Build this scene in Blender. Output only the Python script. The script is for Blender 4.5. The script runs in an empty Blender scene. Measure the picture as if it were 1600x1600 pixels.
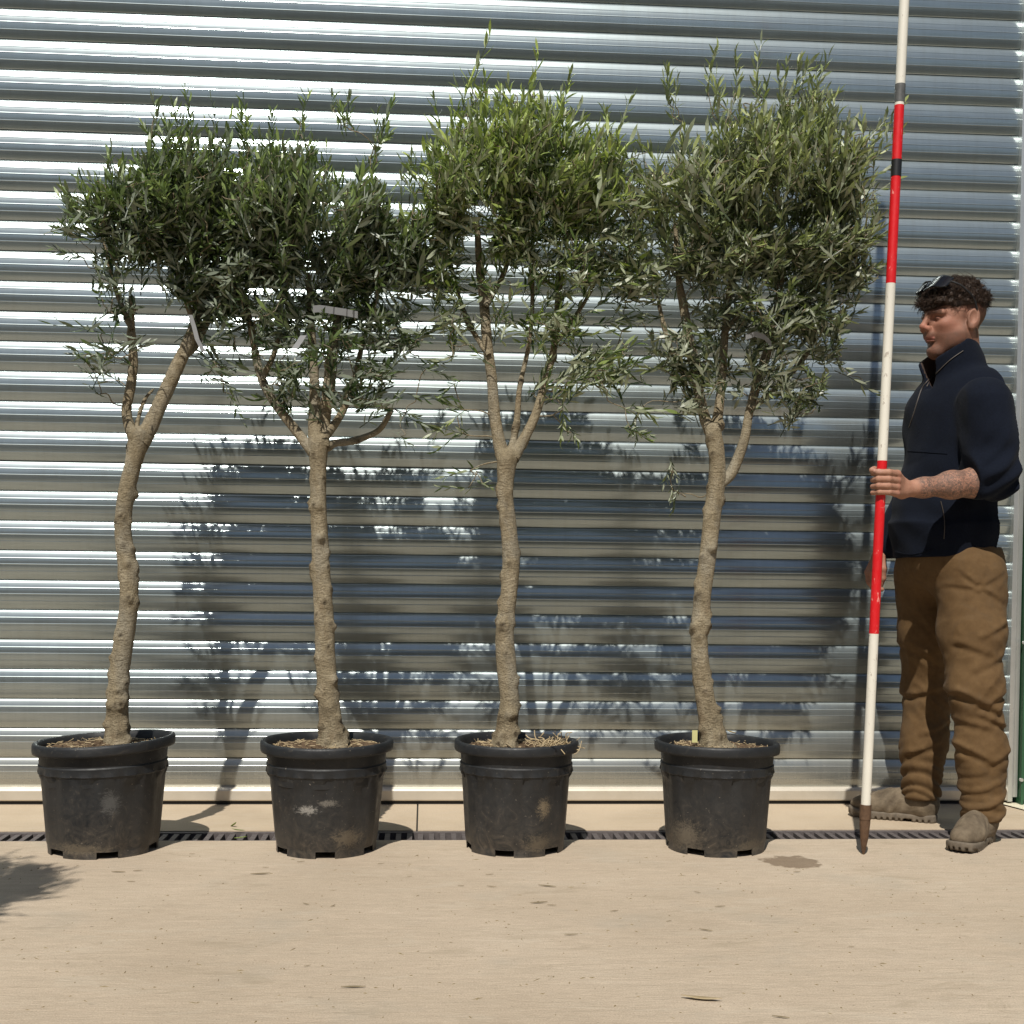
import bpy, bmesh, math, random
import numpy as np
from mathutils import Vector, Matrix

# ------------------------------------------------------------------ camera, world, sun, exposure
SC = bpy.context.scene
COL = SC.collection
YAW, PITCH, ROLL = 0.0684875, 0.0258266, 0.011818
FPX, PPX, PPY = 2000.0, 800.0, 942.04            # focal length and principal point on a 1600 px picture
CAM = np.array([0.0, -4.75, 0.87278])
_F = np.array([math.sin(YAW)*math.cos(PITCH), math.cos(YAW)*math.cos(PITCH), -math.sin(PITCH)])
_r = np.array([math.cos(YAW), -math.sin(YAW), 0.0])
_u = np.cross(_r, _F)
_R = _r*math.cos(ROLL)+_u*math.sin(ROLL)
_U = -_r*math.sin(ROLL)+_u*math.cos(ROLL)
cam = bpy.data.cameras.new('camera')
camo = bpy.data.objects.new('camera', cam)
COL.objects.link(camo)
m = Matrix.Identity(4)
for i in range(3):
    m[i][0] = _R[i]; m[i][1] = _U[i]; m[i][2] = -_F[i]; m[i][3] = CAM[i]
camo.matrix_world = m
cam.sensor_width = 36.0
cam.lens = FPX/1600*36.0
cam.shift_y = (PPY-800)/1600.0
cam.clip_end = 2000
SC.camera = camo

SUN_D = np.array([0.265, 1.0, -1.40]); SUN_D /= np.linalg.norm(SUN_D)
EL = math.asin(-SUN_D[2])
world = bpy.data.worlds.new('World'); SC.world = world; world.use_nodes = True
wn = world.node_tree
sky = wn.nodes.new('ShaderNodeTexSky'); sky.sky_type = 'NISHITA'; sky.sun_disc = False
sky.sun_elevation = EL
sky.sun_rotation = math.atan2(-SUN_D[0], -SUN_D[1])
wn.links.new(sky.outputs[0], wn.nodes['Background'].inputs[0])
wn.nodes['Background'].inputs[1].default_value = 0.052
sun = bpy.data.lights.new('sun', 'SUN'); sun.energy = 4.6; sun.angle = math.radians(0.5)
sun.color = (1.0, 0.95, 0.87)
suno = bpy.data.objects.new('sun', sun); COL.objects.link(suno)
suno.rotation_euler = Vector(SUN_D).to_track_quat('-Z', 'Y').to_euler()
SC.view_settings.view_transform = 'Standard'
SC.view_settings.look = 'None'
SC.view_settings.exposure = 0.10
SC.view_settings.gamma = 1.0

def ray(px, py):
    d = _F + _R*(px-PPX)/FPX - _U*(py-PPY)/FPX
    return d
def at(px, py, Y):
    d = ray(px, py); t = (Y-CAM[1])/d[1]
    return CAM + d*t
def gnd(px, py, z=0.0):
    d = ray(px, py); t = (z-CAM[2])/d[2]
    return CAM + d*t
def mpp(Y):                      # metres per pixel near depth plane Y
    return (Y-CAM[1])/FPX

# ------------------------------------------------------------------ helpers
def link(o, parent=None):
    COL.objects.link(o)
    if parent is not None: o.parent = parent
    return o
def tag(o, label=None, cat=None, group=None, kind=None):
    if label: o['label'] = label
    if cat: o['category'] = cat
    if group: o['group'] = group
    if kind: o['kind'] = kind
    return o
def empty(name, loc):
    o = bpy.data.objects.new(name, None); o.location = loc; o.empty_display_size = 0.1
    return link(o)
def mesh_np(name, V, faces, mat=None, smooth=True):
    """faces: (n,3) or (n,4) array, or list of arrays"""
    if not isinstance(faces, list): faces = [faces]
    faces = [np.asarray(f, dtype=np.int32) for f in faces if len(f)]
    me = bpy.data.meshes.new(name)
    V = np.asarray(V, dtype=np.float32)
    nl = sum(f.size for f in faces); nf = sum(len(f) for f in faces)
    me.vertices.add(len(V)); me.vertices.foreach_set('co', V.ravel())
    me.loops.add(nl); me.polygons.add(nf)
    me.loops.foreach_set('vertex_index', np.concatenate([f.ravel() for f in faces]))
    tot = np.concatenate([np.full(len(f), f.shape[1], np.int32) for f in faces])
    st = np.concatenate([[0], np.cumsum(tot)[:-1]]).astype(np.int32)
    me.polygons.foreach_set('loop_start', st)
    me.polygons.foreach_set('use_smooth', np.full(nf, smooth, dtype=bool))
    me.update(calc_edges=True); me.validate()
    if mat is not None: me.materials.append(mat)
    return me
def vattr(me, name, arr):
    a = me.attributes.new(name, 'FLOAT', 'POINT')
    a.data.foreach_set('value', np.asarray(arr, np.float32))
def vcol(me, name, arr):
    a = me.attributes.new(name, 'FLOAT_COLOR', 'POINT')
    c = np.ones((len(arr), 4), np.float32); c[:, :3] = arr
    a.data.foreach_set('color', c.ravel())
def obj(name, me, parent=None, loc=None):
    o = bpy.data.objects.new(name, me)
    if loc is not None: o.location = loc
    return link(o, parent)
class MB:
    def __init__(s): s.v = []; s.f3 = []; s.f4 = []; s.n = 0
    def add(s, V, f4=None, f3=None):
        V = np.asarray(V, float); s.v.append(V)
        if f4 is not None and len(f4): s.f4.append(np.asarray(f4)+s.n)
        if f3 is not None and len(f3): s.f3.append(np.asarray(f3)+s.n)
        s.n += len(V)
    def box(s, lo, hi):
        x0, y0, z0 = lo; x1, y1, z1 = hi
        V = [(x0,y0,z0),(x1,y0,z0),(x1,y1,z0),(x0,y1,z0),(x0,y0,z1),(x1,y0,z1),(x1,y1,z1),(x0,y1,z1)]
        s.add(V, [(0,3,2,1),(4,5,6,7),(0,1,5,4),(1,2,6,5),(2,3,7,6),(3,0,4,7)])
    def tube(s, P, r, n=8, cap=True):
        V, F = tube(P, r, n); s.add(V, F)
        if cap:
            k = len(V)
            for base, rev in ((0, True), (k-n, False)):
                c = V[base:base+n].mean(0); ids = np.arange(n)
                tri = np.stack([ids, (ids+1) % n, np.full(n, n)], 1)
                if rev: tri = tri[:, [1, 0, 2]]
                s.add(np.vstack([V[base:base+n], c]), f3=tri)
    def mesh(s, name, mat=None, smooth=True, off=(0, 0, 0)):
        fs = []
        if s.f4: fs.append(np.vstack(s.f4))
        if s.f3: fs.append(np.vstack(s.f3))
        return mesh_np(name, np.vstack(s.v)-np.asarray(off), fs, mat, smooth)
def frames(P):
    P = np.asarray(P, float); T = np.gradient(P, axis=0)
    T /= np.linalg.norm(T, axis=1)[:, None]+1e-12
    a = np.array([1.0, 0, 0]) if abs(T[0][0]) < .8 else np.array([0, 1.0, 0])
    N = np.zeros_like(P); n = a-T[0]*a.dot(T[0]); n /= np.linalg.norm(n); N[0] = n
    for i in range(1, len(P)):
        n = N[i-1]-T[i]*N[i-1].dot(T[i]); N[i] = n/np.linalg.norm(n)
    return T, N, np.cross(T, N)
def tube(P, r, n=8):
    P = np.asarray(P, float); r = np.broadcast_to(np.asarray(r, float), (len(P),))
    T, N, B = frames(P)
    a = np.arange(n)*2*math.pi/n
    V = P[:, None]+(N[:, None]*np.cos(a)[None, :, None]+B[:, None]*np.sin(a)[None, :, None])*r[:, None, None]
    k = len(P); i = np.arange(k-1)[:, None]*n; j = np.arange(n)[None]; j2 = (j+1) % n
    F = np.stack([i+j, i+j2, i+n+j2, i+n+j], -1).reshape(-1, 4)
    return V.reshape(-1, 3), F
def spline(P, n):
    """Catmull-Rom through rows of P (any number of columns), n points per span"""
    P = np.asarray(P, float)
    if len(P) == 2:
        t = np.linspace(0, 1, n+1)[:, None]; return P[0]*(1-t)+P[1]*t
    Q = np.vstack([2*P[0]-P[1], P, 2*P[-1]-P[-2]]); out = []
    for i in range(1, len(Q)-2):
        t = np.linspace(0, 1, n, endpoint=False)[:, None]
        a, b, c, d = Q[i-1], Q[i], Q[i+1], Q[i+2]
        out.append(.5*((2*b)+(-a+c)*t+(2*a-5*b+4*c-d)*t*t+(-a+3*b-3*c+d)*t**3))
    out.append(P[-1:]); return np.vstack(out)

# ------------------------------------------------------------------ material helpers
class Mat:
    def __init__(s, name, color=(.5, .5, .5), rough=.5, metal=0.0, spec=.5):
        s.m = bpy.data.materials.new(name); s.m.use_nodes = True
        s.t = s.m.node_tree; s.b = s.t.nodes['Principled BSDF']
        s.b.inputs['Base Color'].default_value = (*color, 1)
        s.b.inputs['Roughness'].default_value = rough
        s.b.inputs['Metallic'].default_value = metal
        s.b.inputs['Specular IOR Level'].default_value = spec
        s._c = None
    def n(s, typ, **kw):
        x = s.t.nodes.new(typ)
        for k, v in kw.items(): setattr(x, k, v)
        return x
    def l(s, a, b): s.t.links.new(a, b)
    def coord(s, scale=(1, 1, 1), rot=(0, 0, 0), loc=(0, 0, 0), kind='Object'):
        tc = s.n('ShaderNodeTexCoord'); mp = s.n('ShaderNodeMapping')
        s.l(tc.outputs[kind], mp.inputs[0])
        mp.inputs['Scale'].default_value = scale; mp.inputs['Rotation'].default_value = rot; mp.inputs['Location'].default_value = loc
        return mp.outputs[0]
    def noise(s, vec, scale=5, detail=4, rough=.55, dist=0.0):
        x = s.n('ShaderNodeTexNoise'); s.l(vec, x.inputs['Vector'])
        x.inputs['Scale'].default_value = scale; x.inputs['Detail'].default_value = detail
        x.inputs['Roughness'].default_value = rough; x.inputs['Distortion'].default_value = dist
        return x.outputs['Fac']
    def ramp(s, fac, stops):
        x = s.n('ShaderNodeValToRGB'); s.l(fac, x.inputs[0]); e = x.color_ramp.elements
        while len(e) < len(stops): e.new(.5)
        for q, (p, c) in zip(e, stops):
            q.position = p
            if not isinstance(c, (tuple, list)): c = (c, c, c)
            q.color = (*c, 1)
        return x.outputs[0]
    def mix(s, fac, a, b, mode='MIX'):
        x = s.n('ShaderNodeMix', data_type='RGBA', blend_type=mode)
        for val, q in ((fac, 0), (a, 6), (b, 7)):
            sock = x.inputs[q]
            if hasattr(val, 'links'): s.l(val, sock)
            elif isinstance(val, (int, float)): sock.default_value = val if q == 0 else (val, val, val, 1)
            else: sock.default_value = (*val, 1)
        return x.outputs[2]
    def math(s, op, a, b=0.0, clamp=False):
        x = s.n('ShaderNodeMath', operation=op, use_clamp=clamp)
        for val, sock in ((a, x.inputs[0]), (b, x.inputs[1])):
            if hasattr(val, 'links'): s.l(val, sock)
            else: sock.default_value = val
        return x.outputs[0]
    def attr(s, name):
        x = s.n('ShaderNodeAttribute'); x.attribute_name = name; return x
    def color(s, c): s.l(c, s.b.inputs['Base Color'])
    def rough(s, c): s.l(c, s.b.inputs['Roughness'])
    def bump(s, h, strength=.3, dist=.01, prev=None):
        x = s.n('ShaderNodeBump'); s.l(h, x.inputs['Height'])
        x.inputs['Strength'].default_value = strength; x.inputs['Distance'].default_value = dist
        if prev is not None: s.l(prev, x.inputs['Normal'])
        s.l(x.outputs[0], s.b.inputs['Normal']); return x.outputs[0]

def mat_concrete():
    M = Mat('concrete', rough=.85, spec=.25)
    w = M.coord(); st = M.coord((1.1, 9, 9)); 
    big = M.noise(w, 1.1, 5, .6); mid = M.noise(st, 5, 6, .65, .6); fine = M.noise(w, 260, 3, .7)
    speck = M.noise(w, 75, 2, .5)
    c = M.ramp(big, [(.30, (.46, .37, .272)), (.52, (.545, .445, .335)), (.72, (.61, .51, .395))])
    c = M.mix(M.ramp(mid, [(.35, .0), (.7, .55)]), c, (.40, .335, .25))
    c = M.mix(M.ramp(mid, [(.20, .35), (.42, 0.0)]), c, (.58, .50, .38))
    c = M.mix(M.ramp(fine, [(.34, .45), (.56, 0.0)]), c, (.26, .205, .15))
    c = M.mix(M.ramp(fine, [(.55, .0), (.8, .5)]), c, (.66, .57, .43))
    c = M.mix(M.ramp(speck, [(.24, .8), (.29, 0.0)]), c, (.19, .15, .11))
    # pale worn smears and greyish film
    sm = M.noise(M.coord((.9, 3.2, 1), (0, 0, .2)), 2.3, 6, .7, 1.2)
    c = M.mix(M.ramp(sm, [(.55, .0), (.75, .5)]), c, (.54, .48, .38))
    c = M.mix(M.ramp(M.noise(M.coord((2, 2, 1), loc=(4, 1, 0)), 1.7, 5, .6), [(.55, .0), (.75, .4)]), c, (.36, .33, .27))
    c = M.mix(M.ramp(M.noise(M.coord((1, 2.2, 1), loc=(9, 3, 0)), 3.4, 7, .75, 1.0), [(.56, 0), (.66, .45)]), c, (.33, .27, .19))
    c = M.mix(M.ramp(M.noise(M.coord(loc=(2, 8, 0)), 30, 3, .5), [(.70, 0), (.76, .5)]), c, (.30, .25, .19))
    # wet mark beside the fourth pot
    p = gnd(1238, 1347)
    wm = M.n('ShaderNodeVectorMath', operation='SUBTRACT'); tc = M.n('ShaderNodeTexCoord'); M.l(tc.outputs['Object'], wm.inputs[0]); wm.inputs[1].default_value = tuple(p)
    sc = M.n('ShaderNodeVectorMath', operation='MULTIPLY'); M.l(wm.outputs[0], sc.inputs[0]); sc.inputs[1].default_value = (1/.10, 1/.085, 0)
    ln = M.n('ShaderNodeVectorMath', operation='LENGTH'); M.l(sc.outputs[0], ln.inputs[0])
    d = M.math('ADD', ln.outputs['Value'], M.math('MULTIPLY', M.math('SUBTRACT', M.noise(w, 16, 4, .6), .5), 1.9))
    wet = M.ramp(d, [(.80, 1.0), (.98, 0.0)])
    c = M.mix(wet, c, M.mix(1.0, c, (.46, .42, .38), 'MULTIPLY'))
    M.color(c)
    h = M.math('ADD', M.math('MULTIPLY', fine, .5), M.math('MULTIPLY', mid, .7))
    grain = M.noise(M.coord((22, 260, 1)), 1.0, 4, .7, .4)
    c2 = M.mix(M.ramp(grain, [(.38, .28), (.52, 0)]), c, (.30, .235, .17)); c2 = M.mix(M.ramp(grain, [(.55, 0), (.72, .35)]), c2, (.60, .51, .385)); M.color(c2)
    h = M.math('ADD', h, grain)
    M.bump(h, .8, .004)
    return M.m
def mat_apron():
    M = Mat('apron_concrete', rough=.85, spec=.25)
    w = M.coord(); big = M.noise(w, 2.2, 5, .6); fine = M.noise(w, 230, 3, .7); st = M.noise(M.coord((1.5, 12, 1)), 6, 5, .65, .5)
    c = M.ramp(big, [(.32, (.42, .335, .235)), (.65, (.53, .43, .31))])
    c = M.mix(M.ramp(st, [(.4, 0), (.7, .5)]), c, (.50, .43, .34))
    c = M.mix(M.ramp(fine, [(.30, .45), (.55, 0.0)]), c, (.27, .21, .15))
    M.color(c); M.bump(M.math('ADD', fine, st), .5, .003); return M.m
def mat_simple(name, c, rough=.5, metal=0, spec=.5, var=None, scale=20, bump=0):
    M = Mat(name, c, rough, metal, spec)
    if var is not None:
        n = M.noise(M.coord(), scale, 5, .6)
        M.color(M.ramp(n, [(.3, c), (.7, var)]))
        if bump: M.bump(n, bump, .004)
    return M.m
def mat_shutter():
    M = Mat('shutter_metal', rough=.17, metal=1.0)
    g = M.n('ShaderNodeNewGeometry')
    def pos(sc):
        mp = M.n('ShaderNodeMapping'); M.l(g.outputs['Position'], mp.inputs[0]); mp.inputs['Scale'].default_value = sc; return mp.outputs[0]
    streak = M.noise(pos((.6, 1, 12)), 9, 5, .6); drip = M.noise(pos((14, 1, 1.2)), 3, 5, .65); fine = M.noise(g.outputs['Position'], 90, 3, .6)
    c = M.ramp(streak, [(.3, (.335, .392, .402)), (.7, (.41, .47, .480))])
    c = M.mix(M.ramp(drip, [(.45, 0), (.75, .35)]), c, (.30, .325, .315))
    c = M.mix(M.ramp(fine, [(.74, 0), (.80, .5)]), c, (.5, .5, .47))
    sx = M.n('ShaderNodeSeparateXYZ'); M.l(g.outputs['Position'], sx.inputs[0])
    low = M.ramp(M.math('ADD', sx.outputs[2], M.math('MULTIPLY', drip, .25)), [(.12, .7), (.60, 0.0)])
    c = M.mix(low, c, (.40, .375, .32))
    M.color(c)
    M.rough(M.math('ADD', M.math('MULTIPLY', streak, .06), M.math('ADD', M.math('MULTIPLY', low, .18), .145)))
    M.l(M.math('SUBTRACT', 1.0, M.math('MULTIPLY', low, .5)), M.b.inputs['Metallic'])
    # weathered oxide film: a second, much rougher metal lobe
    b2 = M.n('ShaderNodeBsdfPrincipled'); M.l(c, b2.inputs['Base Color']); b2.inputs['Metallic'].default_value = .8; b2.inputs['Roughness'].default_value = .40
    ms = M.n('ShaderNodeMixShader'); ms.inputs[0].default_value = .50; M.l(M.b.outputs[0], ms.inputs[1]); M.l(b2.outputs[0], ms.inputs[2])
    M.l(ms.outputs[0], M.t.nodes['Material Output'].inputs[0])
    M.bump(M.noise(pos((1, 1, 3)), 1.6, 2, .4), .05, .02)
    return M.m
def mat_pot(scuffs=()):
    M = Mat('black_plastic', rough=.5, spec=.45)
    w = M.coord(); oi = M.n('ShaderNodeObjectInfo')
    v = M.n('ShaderNodeVectorMath', operation='ADD'); M.l(w, v.inputs[0])
    cx = M.n('ShaderNodeCombineXYZ'); M.l(M.math('MULTIPLY', oi.outputs['Random'], 30), cx.inputs[0]); M.l(cx.outputs[0], v.inputs[1])
    big = M.noise(v.outputs[0], 7, 6, .7, .7); sp = M.noise(v.outputs[0], 120, 2, .6); smear = M.noise(v.outputs[0], 16, 6, .75, 2.5)
    sx = M.n('ShaderNodeSeparateXYZ'); M.l(w, sx.inputs[0])
    low = M.ramp(sx.outputs[2], [(.0, .34), (.12, .10), (.28, .0)])
    c = M.ramp(big, [(.3, (.008, .009, .0105)), (.7, (.019, .021, .023))])
    f = M.math('ADD', M.ramp(smear, [(.58, 0), (.76, .28)]), M.math('MULTIPLY', low, M.ramp(smear, [(.35, .0), (.62, 1.2)])), True)
    c = M.mix(f, c, (.17, .135, .095))
    c = M.mix(M.ramp(sp, [(.70, 0), (.76, .7)]), c, (.22, .19, .15))
    for (sx_, sy_, sz_, rx_, rz_, cc_) in scuffs:
        q = M.n('ShaderNodeVectorMath', operation='SUBTRACT'); M.l(w, q.inputs[0]); q.inputs[1].default_value = (sx_, sy_, sz_)
        q2 = M.n('ShaderNodeVectorMath', operation='MULTIPLY'); M.l(q.outputs[0], q2.inputs[0]); q2.inputs[1].default_value = (1/rx_, 1/.12, 1/rz_)
        q3 = M.n('ShaderNodeVectorMath', operation='LENGTH'); M.l(q2.outputs[0], q3.inputs[0])
        d_ = M.math('ADD', q3.outputs['Value'], M.math('MULTIPLY', M.math('SUBTRACT', M.noise(M.coord((1, 1, 1.6), (0, .5, 0)), 45, 7, .8, 2.5), .5), 4.6))
        c = M.mix(M.ramp(d_, [(.35, .60), (1.1, 0)]), c, cc_)
    M.color(c); M.rough(M.ramp(smear, [(.3, .38), (.7, .7)])); M.bump(smear, .15, .004)
    return M.m
def mat_bark():
    M = Mat('olive_bark', rough=.9, spec=.12)
    a = M.noise(M.coord((1, 1, .5)), 20, 7, .72, .6); r = M.noise(M.coord((1, 1, 2.4)), 30, 5, .65, 1.2); f = M.noise(M.coord(), 230, 4, .7); p = M.noise(M.coord((1, 1, .6), loc=(3, 1, 2)), 9, 4, .6, .4)
    c = M.ramp(a, [(.25, (.15, .118, .074)), (.48, (.290, .240, .156)), (.72, (.42, .36, .255))])
    c = M.mix(M.ramp(p, [(.48, 0), (.62, .55)]), c, (.31, .29, .235))          # grey lichen film
    c = M.mix(M.ramp(p, [(.30, .5), (.42, 0)]), c, (.22, .155, .092))           # warm rubbed patches
    c = M.mix(M.ramp(r, [(.28, .5), (.40, 0)]), c, (.11, .085, .055))
    c = M.mix(M.ramp(f, [(.34, .65), (.52, 0)]), c, (.10, .08, .052))
    k = M.attr('knot'); c = M.mix(k.outputs['Fac'], c, (.035, .024, .015))
    M.color(c); M.bump(M.math('ADD', M.math('ADD', a, M.math('MULTIPLY', r, .9)), M.math('MULTIPLY', f, .45)), 1.0, .010)
    return M.m
def mat_leaf(name, topA, topB, back):
    M = Mat(name, rough=.38, spec=.5)
    t = M.attr('tint').outputs['Fac']
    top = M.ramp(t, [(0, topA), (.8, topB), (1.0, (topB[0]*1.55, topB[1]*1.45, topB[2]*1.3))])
    g = M.n('ShaderNodeNewGeometry')
    c = M.mix(g.outputs['Backfacing'], top, back)
    M.color(c)
    tr = M.n('ShaderNodeBsdfTranslucent'); M.l(M.mix(1.0, top, (1.5, 1.7, .7), 'MULTIPLY'), tr.inputs[0])
    ms = M.n('ShaderNodeMixShader'); ms.inputs[0].default_value = .22
    M.l(M.b.outputs[0], ms.inputs[1]); M.l(tr.outputs[0], ms.inputs[2])
    M.l(ms.outputs[0], M.t.nodes['Material Output'].inputs[0])
    return M.m
def mat_fabric(name, a, b, scale=60, bump=.4, rough=.9, weave=900, dirt=None):
    M = Mat(name, rough=rough, spec=.15)
    w = M.coord(); n = M.noise(w, scale, 5, .65); f = M.noise(w, weave, 2, .6); big = M.noise(w, 6, 4, .6)
    c = M.ramp(M.math('ADD', M.math('MULTIPLY', n, .5), M.math('MULTIPLY', big, .5)), [(.35, a), (.65, b)])
    if dirt: c = M.mix(M.ramp(M.noise(w, 9, 6, .7, 1), [(.5, 0), (.72, .6)]), c, dirt)
    M.color(c); M.bump(M.math('ADD', n, M.math('MULTIPLY', f, .6)), bump, .003)
    M.b.inputs['Sheen Weight'].default_value = .02
    return M.m
def mat_skin():
    M = Mat('skin', rough=.60, spec=.28)
    c = M.attr('col').outputs['Color']; w = M.coord()
    c = M.mix(M.ramp(M.noise(w, 70, 5, .7), [(.35, .4), (.65, 0)]), c, (.26, .10, .062)); c = M.mix(M.ramp(M.noise(w, 420, 2, .6), [(.30, .35), (.5, 0)]), c, (.16, .075, .05))
    # tattooed forearm: dense ink line work
    tt = M.attr('tattoo').outputs['Fac']
    def lines(sc, wd, dist):
        q = M.math('ABSOLUTE', M.math('SUBTRACT', M.noise(w, sc, 1, .4, dist), .5)); return M.ramp(q, [(wd, 1.0), (wd*2.2, 0.0)])
    ln = M.math('MAXIMUM', lines(60, .018, 1.5), lines(95, .025, .8))
    sh = M.ramp(M.noise(w, 45, 4, .7, .8), [(.45, .1), (.62, .8)])
    ink = M.math('MULTIPLY', M.math('MAXIMUM', ln, sh), tt)
    c = M.mix(M.math('MULTIPLY', ink, .80), c, (.070, .058, .052))
    M.color(c); M.bump(M.noise(w, 320, 3, .6), .35, .003)
    M.b.inputs['Subsurface Weight'].default_value = .04; M.b.inputs['Subsurface Radius'].default_value = (.012, .004, .002); M.b.inputs['Subsurface Scale'].default_value = .6
    return M.m
def mat_paint(name, c, chip):
    M = Mat(name, c, .42, 0, .5)
    w = M.coord((1, 1, .5)); n = M.noise(w, 60, 5, .7, .5); f = M.noise(w, 10, 4, .6)
    k = M.ramp(n, [(.61, 0), (.66, .8)])
    cc = M.mix(M.ramp(f, [(.4, 0), (.75, .35)]), c, tuple(x*.72 for x in c))
    M.color(M.mix(k, cc, chip)); M.rough(M.ramp(n, [(.3, .35), (.7, .65)])); M.bump(n, .12, .002)
    return M.m

MT = {}
MT['concrete'] = mat_concrete(); MT['apron'] = mat_apron()
MT['shutter'] = mat_shutter(); MT['pot'] = mat_pot(); MT['bark'] = mat_bark()
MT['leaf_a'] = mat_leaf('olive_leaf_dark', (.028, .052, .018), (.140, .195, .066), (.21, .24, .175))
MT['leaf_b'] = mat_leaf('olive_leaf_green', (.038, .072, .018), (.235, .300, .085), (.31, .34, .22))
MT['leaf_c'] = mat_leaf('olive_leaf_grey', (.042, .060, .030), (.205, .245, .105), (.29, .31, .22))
MT['rail'] = mat_simple('aluminium_rail', (.60, .61, .59), .38, .8, .5, (.68, .69, .67), 12)
MT['seal'] = mat_simple('rubber_seal', (.012, .012, .012), .7)
MT['green'] = mat_simple('green_cladding', (.018, .075, .034), .42, 0, .5, (.03, .095, .045), 9)
MT['iron'] = mat_simple('cast_iron', (.10, .085, .085), .7, .35, .4, (.16, .14, .135), 60, .3)
MT['pit'] = mat_simple('drain_pit', (.03, .026, .02), .9)
MT['patch'] = mat_simple('cement_patch', (.50, .47, .36), .9, 0, .2, (.62, .57, .43), 30, .5)
MT['yard'] = mat_simple('dark_yard', (.045, .05, .04), .9, 0, .2, (.08, .085, .06), 3, .4)
MT['white'] = mat_paint('white_paint', (.72, .69, .60), (.35, .30, .24))
MT['red'] = mat_paint('red_paint', (.62, .006, .010), (.80, .30, .26))
MT['tape'] = mat_simple('black_tape', (.012, .012, .013), .45)
MT['tape2'] = mat_simple('grey_tape', (.07, .072, .07), .5, 0, .5, (.12, .12, .115), 60)
MT['rust'] = mat_simple('rusted_steel', (.085, .048, .028), .75, .3, .4, (.16, .095, .055), 60, .4)
MT['skin'] = mat_skin()
MT['fleece'] = mat_fabric('navy_fleece', (.0028, .0044, .0095), (.0055, .0085, .017), 160, .35, .95)
MT['fleecein'] = mat_fabric('brown_lining', (.045, .030, .024), (.08, .055, .042), 160, .3)
MT['zip'] = mat_simple('zip', (.07, .058, .05), .5, .2)
MT['trouser'] = mat_fabric('tan_canvas', (.088, .051, .022), (.132, .080, .036), 40, .25, .85, 1100, (.10, .066, .036))
MT['boot'] = mat_fabric('dusty_leather', (.085, .064, .043), (.22, .175, .12), 30, .5, .8, 500, (.055, .042, .030))
MT['sole'] = mat_simple('boot_sole', (.10, .082, .062), .8, 0, .3, (.17, .14, .105), 50, .4)
MT['hair'] = mat_simple('brown_hair', (.016, .009, .006), .6, 0, .3, (.050, .029, .018), 90)
MT['lens'] = mat_simple('dark_lens', (.006, .006, .007), .06, 0, .8)
MT['soil'] = mat_simple('potting_soil', (.055, .036, .022), .95, 0, .2, (.13, .09, .055), 60, .8)
MT['straw'] = mat_simple('straw', (.36, .27, .15), .8, 0, .2, (.48, .39, .25), 40)
MT['dry'] = mat_simple('dry_leaf', (.15, .115, .06), .7, 0, .3, (.24, .19, .10), 50)
MT['label'] = mat_simple('plastic_label', (.26, .265, .27), .5, 0, .3)
MT['yellow'] = mat_simple('yellow_leaf', (.62, .42, .04), .6, 0, .4, (.45, .25, .02), 40)
MT['tagy'] = mat_simple('yellow_tag', (.60, .57, .26), .5)

# ------------------------------------------------------------------ the setting: ground, drain, building
XL, XR = -6.0, 6.0
DY0, DY1 = gnd(800, 1312.5)[1], gnd(800, 1297)[1]      # near and far edge of the drain
def slab(name, x0, x1, y0, y1, zt, zb, mat, kind='structure'):
    b = MB(); b.box((x0, y0, zb), (x1, y1, zt)); o = obj(name, b.mesh(name, mat, False))
    return tag(o, kind=kind)
slab('ground', -300, 300, -600, 80, -.16, -.30, MT['yard'])
slab('concrete_yard', XL, XR, -5.9, DY0, 0, -.15, MT['concrete'])
XJ = gnd(652, 1280)[0]
slab('threshold_strip', XL, XJ-.003, DY1, .10, .0, -.15, MT['apron'])
slab('threshold_strip', XJ+.003, 2.33, DY1, .10, .0, -.15, MT['apron'])
slab('threshold_joint', XL, 2.33, DY1+.004, .098, -.006, -.14, MT['pit'])

dr = empty('drain_channel', (0, (DY0+DY1)/2, 0))
tag(dr, 'dark cast iron slotted drain set in the concrete before the shutter', 'drain')
oy = (DY0+DY1)/2
b = MB(); b.box((XL, DY0-oy, -.15), (XR, DY1-oy, -.095)); obj('channel_bed', b.mesh('channel_bed', MT['pit'], False), dr)
for nm, a, c in (('grate_edge', DY0, DY0+.020), ('grate_edge', DY1-.024, DY1)):
    b = MB(); b.box((XL, a-oy, -.06), (XR, c-oy, -.003)); obj(nm, b.mesh(nm, MT['iron'], False), dr)
b = MB(); b.box((-.0085, DY0+.019-oy, -.05), (.0085, DY1-.023-oy, -.005)); barm = b.mesh('bar', MT['iron'], False)
random.seed(4)
nb = 0
for i in range(170):
    x = -2.9+i*.0362
    if x > 3.2: break
    o = obj('bar', barm, dr, (x, 0, random.uniform(-.0012, .0006)))
# dirt caught in the slots of the drain
rs = np.random.RandomState(8)

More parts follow.
